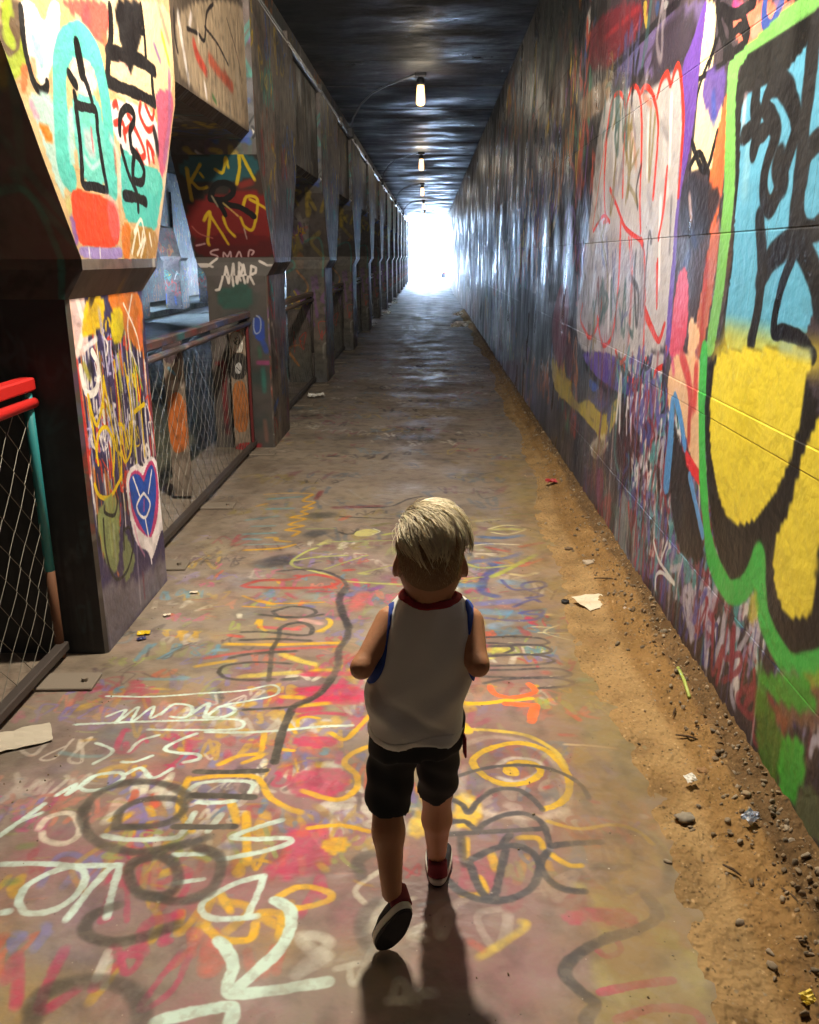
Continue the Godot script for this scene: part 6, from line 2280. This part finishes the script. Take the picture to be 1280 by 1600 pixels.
func paint_wall_mid(c):
	c.blobs(51,["3c3a40","4a4042","2a2a32","5a4838","3a3c4c"],0,0,2000,720,200,20,90,.25)
	c.streaks(52,["1c1a20","6c6670","8b8488","3b4048","746454","a8a2a8","5d5a78"],0,60,2000,700,500,1.4,9,60,420,.38)
	c.tags(55,["a84a3c","5f86b0","c8a83a","b8b4b0","6a4a8a","4a7a68","c07840","0f0f14","0f0f14"],0,60,2000,690,260,70,12,.85)
	c.tags(59,["0f0f14","d0ccc8","8a3438","3a4a80","0f0f14"],0,60,2000,690,220,44,5,.9)
	c.streaks(53,["c2a23a","8a3f36","b06a3a","4f6f90","a8a4a8"],0,160,2000,640,60,1.5,7,50,220,.55)
	c.f("1b2628",16,[704,-10,116,140,303,183,621,219],0.6)
	c.f("4a3526",6,[420,232,437,148,334,154,284,239],0.8)
	c.f("57402c",6,[632,188,622,130,524,158,502,221],0.6)
	c.f("6e2430",6,[121,210,121,167,-11,179,-155,210,-163,233,-73,237,17,236],0.85)
	c.s("a83038",10,[29,201,-83,208,-148,213],0.8,0.7)
	c.f("8a6a4a",6,[184,236,-21,244,-32,277,147,270],0.8)
	c.f("aaa6a8",8,[6,269,-52,270,-144,279,-207,295,-269,291,-301,293,-317,325,-324,372,-330,420,-328,469,-334,507,51,550,115,509,45,389,32,306],0.95)
	c.f("8f8a94",20,[61,519,96,466,-36,392,-172,417,-192,477,-117,527],0.6)
	c.s("d03a26",4.86,[64,489,74,506,39,517,0,522,-36,506,-53,480,-45,457],0.35,0.95)
	c.s("d03a26",3.24,[27,400,-12,323,-26,294],0.35,0.95)
	c.s("cc2f22",5.2,[64,487,74,506,39,517,-1,523,-39,505,-56,480],0.35,0.97)
	c.s("cc2f22",4.4,[20,402,-34,388,-72,396],0.35,0.97)
	c.f("54389a",4,[84,548,-138,524,-197,549,-251,548,-255,562,-181,561,-28,561],0.95)
	c.s("17151a",8,[85,545,-14,562,-130,567,-220,560,-263,560],0.45,1)
	c.f("b5a43a",4,[314,600,161,593,62,613,-10,591,-106,599,-153,571,-177,563,-162,595,-115,626,-34,620,76,621,257,626],0.9)
	c.f("2c4a9c",3,[-1,568,-77,569,-48,580,-13,580],0.95)
	c.f("4a4670",6,[87,591,-37,588,-134,577,-80,596,21,589],0.8)
	c.s("b8a4b0",8,[1349,520,1275,598],0.6,0.7)
	c.s("1a181c",16,[1768,371,1780,489],0.7,0.7)
	c.s("5f4a2a",12,[1405,266,1402,385],0.8,0.8)
	c.f("15161e",4,[896,486,501,497,251,508,327,568,383,608,431,592,475,619,542,597,628,594,677,584,801,628,870,596],0.9)
	c.f("6a2c38",4,[265,468,182,462,163,516,201,579,237,585,314,563,327,524],0.9)
	c.f("5a2a38",4,[199,548,111,542,127,587,163,583],0.9)
	c.f("5a1c20",8,[1362,721,760,629,742,677,890,742,1160,786],0.85)
	c.f("a8962c",6,[309,576,262,590,175,583,160,590,106,588,130,611,210,623,298,609],0.85)
	c.s("b0a8a0",3.2,[870,596,793,628,700,586,628,594,539,604,493,624,430,594,382,610,327,568],0.4,0.7)
	c.grime(62,"1a1818",.45)

func paint_head_face(c):
	c.blobs(71,["e6c896","f0d8a8","e2a080","d8cfc0"],0,0,356,336,40,14,50,.5)
	c.f("e05a50",4,[107,181,201,157,187,190,162,191,144,186,127,184],0.95)
	c.f("f0d2a0",4,[127,181,152,186,165,193,143,192],0.9)
	c.s("e8704c",12,[180,186,187,190],0.6,0.9)
	c.s("c84a58",16,[155,174,143,189],0.8,0.7)
	c.f("5a4838",6,[25,202,53,195,47,226,31,233,17,231],0.85)
	c.s("a9bf38",9,[36,200,28,213,35,221,25,219],0.35,0.95)
	c.s("a9bf38",12,[18,230,28,235,44,227,49,218],0.35,0.95)
	c.s("a9bf38",6,[27,205,39,205],0.5,0.9)
	c.f("f2e8e0",2,[48,196,68,191,79,202,92,185,109,181,98,208,73,236,63,236,53,223,51,209],1)
	c.f("9adad0",3,[57,209,73,213,73,229,64,224],0.9)
	c.f("f0a070",3,[53,223,62,223,61,233,55,232],0.7)
	c.s("141214",6.8,[50,200,49,218,52,230,57,238,65,240,73,237,75,233],0.3,1)
	c.f("d07848",3,[41,230,51,229,46,242,37,247],0.9)
	c.f("b4d8d0",4,[44,245,68,240,86,242,88,272,82,303,70,287,56,264],0.95)
	c.f("f07a20",4,[54,259,68,258,75,266,65,269],0.9)
	c.f("c8a0b8",4,[46,246,54,248,60,258,49,255],0.8)
	c.f("f0d8a8",4,[192,160,372,114,347,200,287,213,182,224],0.9)
	c.f("c8587a",4,[291,199,353,192,324,236,294,273,284,255,295,226],0.9)
	c.s("a8689a",12,[340,178,328,221,302,258],0.7,0.85)
	c.s("e8c83a",8,[325,150,342,171],0.6,0.9)
	c.s("7858a0",8,[300,164,316,175],0.7,0.8)
	c.s("8a7a70",12,[322,130,347,154],0.8,0.7)
	c.f("1a1618",6,[208,155,274,139,277,157,251,183,236,200,224,199,215,180],1)
	c.s("1a1618",10,[200,162,197,179,187,197,180,214],0.4,1)
	c.s("1a1618",10,[180,214,213,213,254,211,290,211],0.4,1)
	c.s("1a1618",8,[290,211,287,200,288,188],0.4,1)
	c.s("1a1618",12,[186,194,219,189,261,185,297,186],0.4,1)
	c.s("1a1618",6.8,[273,142,276,162,275,183],0.4,1)
	c.s("1a1618",6,[246,164,273,162],0.4,1)
	c.f("f2b8a8",4,[194,199,223,194,236,201,195,209],0.9)
	c.f("f4e4e4",4,[177,225,292,214,291,250,237,269,200,259,177,242],0.98)
	c.s("dc3424",6,[187,229,195,226,196,229],0.35,0.95)
	c.s("dc3424",6,[186,241,205,238,207,250],0.35,0.95)
	c.s("dc3424",6,[252,217,247,226,263,235,282,231],0.35,0.95)
	c.s("dc3424",5.2,[263,217,278,225,286,217],0.35,0.95)
	c.s("dc3424",6,[226,235,244,246,252,255,240,259],0.35,0.95)
	c.s("dc3424",6,[276,252,260,245,262,260],0.35,0.95)
	c.s("dc3424",5.2,[217,230,226,235,204,245],0.35,0.95)
	c.s("dc3424",5.2,[270,251,274,259],0.35,0.95)
	c.s("dc3424",4.8,[231,254,249,265],0.35,0.95)
	c.s("5cc4b8",22,[94,285,87,280,88,265,92,240,97,220,110,206,130,198,150,198,164,206,171,224,173,248,169,286],0.25,1)
	c.f("66c8bc",4,[109,233,160,226,164,255,164,286,115,288,108,262],0.95)
	c.f("f0dcc8",4,[114,211,154,207,161,225,113,233],0.9)
	c.f("e8d8d8",2,[131,218,145,216,145,230,133,231],0.9)
	c.f("d8c8d0",6,[123,252,141,253,144,269,128,271],0.6)
	c.f("a8e0d8",4,[101,242,112,243,105,277,95,277],0.8)
	c.s("d86a70",4,[139,250,139,265],0.6,0.8)
	c.s("e0f0ec",6,[122,270,134,276,150,270],0.7,0.7)
	c.s("141214",12,[129,202,131,210,133,217],0.25,1)
	c.s("141214",6.8,[133,217,141,225,146,233],0.35,1)
	c.s("141214",8,[110,222,115,225,121,227],0.35,1)
	c.s("141214",6.8,[116,233,119,239,137,238,151,238,151,251,154,271,158,287],0.3,1)
	c.s("141214",6.8,[116,240,117,258,116,275,115,288,134,288,159,289],0.3,1)
	c.f("54bfb4",3,[191,257,219,258,244,265,285,263,296,273,279,295,265,315,226,310,186,308],1)
	c.f("6ccabc",4,[244,265,290,265,278,287,245,282],0.6)
	c.s("141214",7.2,[196,246,201,234,216,226,231,227,231,233,219,243,220,255],0.3,1)
	c.s("141214",7.2,[220,255,237,260,246,269,238,277,219,277,219,268,225,258],0.3,1)
	c.s("141214",6,[196,256,206,272,218,282,224,288,223,300],0.3,1)
	c.s("141214",8.8,[193,290,221,290,245,292],0.3,1)
	c.s("141214",12,[281,233,286,241,286,249],0.5,0.95)
	c.f("f04a28",2,[92,292,122,292,154,294,179,298,175,324,154,329,119,328,95,326,92,312],1)
	c.f("d86060",4,[154,294,179,298,176,321,156,323],0.8)
	c.s("f0b0a0",6,[154,293,170,296,179,307],0.7,0.8)
	c.f("a08ac8",2,[93,327,154,329,176,326,178,337,98,336],1)
	c.s("f0ecf0",2.4,[113,328,113,336],0.4,0.9)
	c.s("f0ecf0",2.4,[133,328,132,336],0.4,0.9)
	c.f("8a60a8",3,[85,307,93,309,97,327,91,327],0.9)
	c.f("c8c07a",3,[82,299,91,296,91,309,86,309],0.9)
	c.f("e07a28",3,[181,310,205,310,192,337,178,337],0.95)
	c.f("b0843c",4,[199,312,271,312,259,337,197,337],0.95)
	c.s("f4f0e0",4,[199,332,217,313,221,327,230,315],0.4,0.95)
	c.s("f4f0e0",4,[211,333,234,320,219,335],0.4,0.95)
	c.s("f4f0e0",4,[246,316,249,326],0.4,0.95)
	c.s("f4f0e0",4,[208,317,227,306,234,318],0.4,0.95)
	c.s("e0d4d4",10,[174,251,189,265,184,289],0.8,0.7)
	c.s("c05a4c",6,[181,259,180,277],0.7,0.7)
	c.s("e8a070",6,[181,293,180,308],0.7,0.8)
	c.grime(72,"5a4a40",.12)
	c.flakes(73,["3a3030","f4efe8"],300,.2,.6)

func paint_beam_face(c):
	c.blobs(81,["4a4038","5f5244","3a3430","6a5a48"],0,0,1600,188,120,12,60,.3)
	c.tags(84,["2a2422","8a7a66","6a3a2c","4a5a4a","a89878"],360,10,1600,180,80,40,7,.5)
	c.streaks(82,["241f20","7a6a54","54483c","8a7a66","3a2f2c"],0,20,1600,188,420,1,6,20,120,.4)
	c.f("b8a284",8,[53,104,379,20,440,58,441,171,207,175,112,173,35,169],0.7)
	c.s("1c1618",4.8,[43,114,40,136,47,150],0.4,0.95)
	c.s("e8e0dc",12,[57,114,65,138,80,170],0.5,0.9)
	c.s("e8dede",10,[107,102,95,116],0.5,0.8)
	c.s("1c1618",4.8,[86,120,128,115,155,115,172,86,205,69],0.4,0.95)
	c.s("1c1618",4,[159,102,215,106,266,118],0.4,0.9)
	c.s("b83a2c",16,[108,127,122,138,155,146],0.6,0.9)
	c.s("a8402c",18,[170,129,218,135,284,139],0.7,0.85)
	c.s("8a3c2a",16,[241,130,272,141],0.8,0.8)
	c.s("d8cfcc",10,[143,159,149,171],0.5,0.9)
	c.s("3c6a3a",8,[174,165,193,170],0.7,0.8)
	c.s("c8bcae",8,[129,113,130,124],0.6,0.8)
	c.s("1c1618",3.6,[269,67,320,98,338,125],0.5,0.8)
	c.grime(83,"1c1816",.4)

func paint_shaft_face(c):
	c.blobs(91,["37305a","4a3f66","2c2838","5a4a5c"],0,0,152,262,50,8,26,.6)
	c.streaks(94,["efe8e4","e8c81c","c8362c","e07a24","1c1a20","a9a2cc","d8d840","f2f0ee"],0,-20,152,150,110,2,6,24,90,.85)
	c.tags(95,["efe8e4","e6c41c","1c1a20","b0a8d0","d8402c"],0,10,140,170,40,16,3,.9)
	c.streaks(92,["2a2636","6a6284","8a86a0","4a3a48"],0,40,152,180,60,.8,3,20,70,.6)
	c.f("e8c8c0",4,[-2,-5,35,-2,23,40,-7,37],0.9)
	c.s("c83a3a",8,[-2,17,-3,37],0.6,0.9)
	c.s("f2ece4",8,[15,0,21,19,4,38],0.4,0.9)
	c.f("e8c020",4,[35,-2,68,1,58,22,19,28,18,18],0.95)
	c.s("a8a0c8",8,[53,9,55,34],0.7,0.8)
	c.f("e07a24",4,[73,-8,155,0,140,54,116,40,100,25,75,10],0.95)
	c.f("e8d420",4,[75,10,104,11,96,38,72,36],0.9)
	c.s("f6f2ea",2.8,[127,2,110,26,113,51],0.4,0.95)
	c.s("f6f2ea",2.8,[105,8,129,34,134,53],0.4,0.95)
	c.s("3a2a20",8,[38,5,48,-3],0.5,0.9)
	c.s("f4f0f0",6,[43,30,17,35],0.5,0.9)
	c.s("e86a40",10,[138,21,137,42],0.7,0.9)
	c.s("c03432",10,[-4,34,2,73,3,105,2,122],0.5,0.95)
	c.s("f0ece8",6.8,[8,46,14,65,33,65,40,49,32,38],0.3,1)
	c.s("b8b040",8,[14,45,23,56],0.6,0.9)
	c.s("26222c",10,[26,44,27,55],0.5,0.9)
	c.s("e6c41c",3.6,[16,67,21,84,28,90,44,72,48,58],0.3,1)
	c.s("e6c41c",3.2,[16,72,19,100,21,119],0.3,1)
	c.s("e6c41c",3.6,[19,113,27,98,42,95,53,106,53,120,47,134],0.3,1)
	c.s("e6c41c",2.8,[48,58,53,87,59,117],0.3,1)
	c.s("e6c41c",2.8,[73,49,74,80,69,114,64,142],0.3,1)
	c.s("e6c41c",3,[94,54,99,81,99,102,90,124,75,130,70,120],0.3,1)
	c.s("e6c41c",2.6,[118,53,123,94,122,137],0.3,1)
	c.s("e6c41c",4.4,[106,95,132,93],0.3,1)
	c.s("e6c41c",4,[10,131,17,142,36,148,57,142,65,138],0.3,1)
	c.s("e6c41c",3.2,[69,98,78,102,85,121],0.3,1)
	c.s("e8e8ec",2.4,[114,47,126,65],0.4,0.9)
	c.s("e8e8ec",2.4,[142,56,142,78],0.4,0.9)
	c.s("e8e8ec",2.4,[36,55,34,46],0.4,0.9)
	c.s("e8e8ec",3.2,[61,92,67,114],0.4,0.9)
	c.s("e8e8ec",2.8,[145,119,148,131],0.4,0.9)
	c.s("e8e8ec",2.4,[91,90,89,119],0.4,0.9)
	c.s("9ab83c",3.2,[122,59,132,82],0.4,0.9)
	c.s("5a2a34",8,[148,89,152,117],0.8,0.8)
	c.s("e07820",6,[87,44,89,63],0.6,0.9)
	c.f("8a9a5a",4,[7,150,41,146,55,157,44,194,32,211,14,194,8,167],0.85)
	c.f("8a9a5a",4,[56,179,71,199,77,217,43,227],0.75)
	c.s("2a2a26",3.6,[24,152,24,157,41,164,50,156,48,148],0.4,0.95)
	c.s("2a2a26",3.2,[19,160,17,184,24,206,38,216,59,214,74,200,70,184,58,182],0.4,0.95)
	c.s("2a2a26",3.2,[57,178,54,197],0.4,0.95)
	c.s("2a2a26",2.8,[8,154,5,177],0.4,0.95)
	c.s("d07a4a",4,[35,209,37,213],0.6,0.9)
	c.s("b8b8b0",6,[37,170,35,201],0.8,0.6)
	c.f("8a8488",10,[-6,202,83,235,165,236,156,268,76,260,1,271,-22,259],0.7)
	c.s("d8d0dc",6,[78,255,83,198,95,212],0.8,0.5)
	c.f("f4eef0",2,[71,144,86,136,102,137,114,144,124,140,140,139,153,149,155,170,161,205,158,223,149,209,131,220,114,229,106,216,81,203,72,169],1)
	c.f("c8407a",2,[78,146,91,140,108,146,112,152,126,144,140,143,148,154,150,172,143,195,120,210,104,201,86,187,77,171],1)
	c.f("1f4fb4",1.2,[78,147,90,143,107,149,112,158,124,149,138,146,144,158,142,178,130,195,113,208,96,189,80,168],1)
	c.s("f4eef0",2.4,[89,146,100,165],0.3,1)
	c.s("f4eef0",2.4,[136,152,122,169],0.3,1)
	c.s("f4eef0",2.8,[111,166,124,179,111,187,98,182,91,172,102,167,111,166],0.3,1)
	c.s("c04080",1.8,[110,171,107,181],0.3,1)
	c.s("f4eef0",2.8,[108,186,113,210,114,231],0.4,1)
	c.s("e890b8",4,[81,185,87,203,99,219],0.7,0.7)
	c.s("7a2c38",4,[90,230,89,254],0.7,0.7)
	c.s("20242c",8,[3,265,3,232],0.8,0.6)
	c.s("2a4aa0",4,[-6,223,-3,228],0.6,0.9)
	c.grime(93,"2a2422",.3)

func paint_soffit_face(c):
	c.blobs(101,["2a2420","3a2a24","20262a"],0,0,116,148,40,8,30,.5)
	c.f("1f5560",6,[10,21,116,15,114,49,5,52],0.8)
	c.f("7a1c1c",8,[-1,72,127,56,124,131,-1,131],0.9)
	c.f("5a1418",4,[3,116,126,116,123,149,-2,149],0.8)
	c.s("8a2c28",12,[84,56,103,51],0.7,0.9)
	c.s("c8aa22",6.8,[17,35,15,54,14,73],0.4,0.95)
	c.s("c8aa22",5.2,[17,52,37,30],0.4,0.95)
	c.s("c8aa22",5.2,[20,51,28,59,40,57],0.4,0.95)
	c.s("c8aa22",5.6,[81,54,89,35,93,16,99,30,107,49],0.4,0.95)
	c.s("c8aa22",4.8,[55,36,65,40,73,23,74,35],0.4,0.95)
	c.s("c8aa22",5.6,[24,99,36,88,24,123,24,131],0.4,0.95)
	c.s("c8aa22",4.8,[35,92,45,113,53,131],0.4,0.95)
	c.s("c8aa22",4.8,[53,94,56,109,65,120],0.4,0.95)
	c.s("c8aa22",5.2,[84,82,92,69,106,72,100,95,91,111,81,106,78,94],0.4,0.95)
	c.s("c8aa22",4.8,[95,72,107,78,118,85],0.4,0.95)
	c.s("c8aa22",4,[33,40,37,46],0.4,0.95)
	c.s("0f0d0f",8,[40,72,49,73,62,72,74,64,73,55,61,52,49,57,40,72],0.3,1)
	c.s("0f0d0f",8,[48,75,60,78,82,83,98,94],0.3,1)
	c.s("0f0d0f",6.8,[48,77,54,83,57,92],0.3,1)
	c.s("b8a88a",4,[43,68,49,82],0.5,0.7)
	c.s("c8b060",4,[57,77,76,94],0.6,0.8)
	c.s("b06a60",3.2,[5,106,14,116,32,122],0.6,0.8)
	c.s("c89a90",2.8,[24,18,32,15,47,13,67,17],0.6,0.6)
	c.s("b8b0a8",3.2,[80,109,81,123],0.6,0.8)
	c.s("d0b0b4",3.6,[4,132,19,129],0.5,0.8)
	c.s("cdb0b2",3.2,[36,137,26,139,23,143,32,146,31,151,21,151],0.4,0.9)
	c.s("cdb0b2",3.2,[40,151,43,141,47,147,53,140,52,151],0.4,0.9)
	c.s("cdb0b2",3.2,[58,151,66,140,68,149],0.4,0.9)
	c.s("cdb0b2",3.2,[78,147,82,138,88,140,83,145],0.4,0.9)

func paint_second_shaft(c):
	c.blobs(111,["3a3634","4a4440","2a3a38","50484a"],0,0,91,288,40,8,24,.5)
	c.f("1f4a40",8,[17,45,68,34,70,76,15,72],0.8)
	c.s("c9c0ba",4.4,[13,47,19,46],0.4,0.95)
	c.s("c9c0ba",4.4,[19,46,25,29],0.4,0.95)
	c.s("c9c0ba",4.4,[25,29,28,13],0.4,0.95)
	c.s("c9c0ba",4.4,[28,13,34,37],0.4,0.95)
	c.s("c9c0ba",4.4,[34,37,39,9],0.4,0.95)
	c.s("c9c0ba",4.4,[39,9,41,42],0.4,0.95)
	c.s("c9c0ba",4.4,[46,36,48,7],0.4,0.95)
	c.s("c9c0ba",4.4,[47,19,53,34],0.4,0.95)
	c.s("c9c0ba",4.4,[48,8,54,14],0.4,0.95)
	c.s("c9c0ba",4.4,[54,14,50,23],0.4,0.95)
	c.s("c9c0ba",4.4,[47,38,54,10],0.4,0.95)
	c.s("c9c0ba",4.4,[54,10,59,37],0.4,0.95)
	c.s("c9c0ba",4.4,[50,27,58,25],0.4,0.95)
	c.s("c9c0ba",4.4,[63,36,66,12],0.4,0.95)
	c.s("c9c0ba",4.4,[66,12,73,15],0.4,0.95)
	c.s("c9c0ba",4.4,[73,15,72,22],0.4,0.95)
	c.s("c9c0ba",4.4,[72,22,66,24],0.4,0.95)
	c.s("c9c0ba",4.4,[66,24,73,39],0.4,0.95)
	c.s("c9c0ba",4.4,[78,5,91,12],0.4,0.95)
	c.s("c9c0ba",4.4,[-6,8,9,14],0.4,0.95)
	c.s("c9c0ba",4.4,[-2,14,16,1],0.4,0.95)
	c.f("6a605e",8,[3,100,46,90,41,288,0,334],0.7)
	c.s("8a2028",12,[19,153,17,213,18,266],0.7,0.85)
	c.s("8a2028",10,[7,157,18,155],0.7,0.85)
	c.s("b0a8a4",3.2,[22,166,35,170,25,183,38,191,28,204],0.5,0.8)
	c.s("30303a",16,[12,257,36,250],0.8,0.7)
	c.f("1f3fa0",4,[67,86,84,84,87,121,70,121],0.95)
	c.s("a8b0c8",3.2,[74,84,80,90,79,106,72,111,69,102,70,88],0.5,0.8)
	c.s("1f3fa0",12,[79,115,88,140],0.7,0.9)
	c.s("a83a7a",10,[72,155,92,155],0.7,0.85)
	c.s("2a7a70",12,[80,163,81,200],0.8,0.85)
	c.s("2c6a4a",10,[76,131,77,148],0.8,0.7)
	c.s("1f5f9a",10,[100,208,102,257],0.8,0.9)
	c.s("a86a5a",12,[79,244,81,279],0.9,0.6)
	c.s("a02028",10,[50,291,70,284],0.7,0.9)
	c.grime(112,"1c1816",.3)
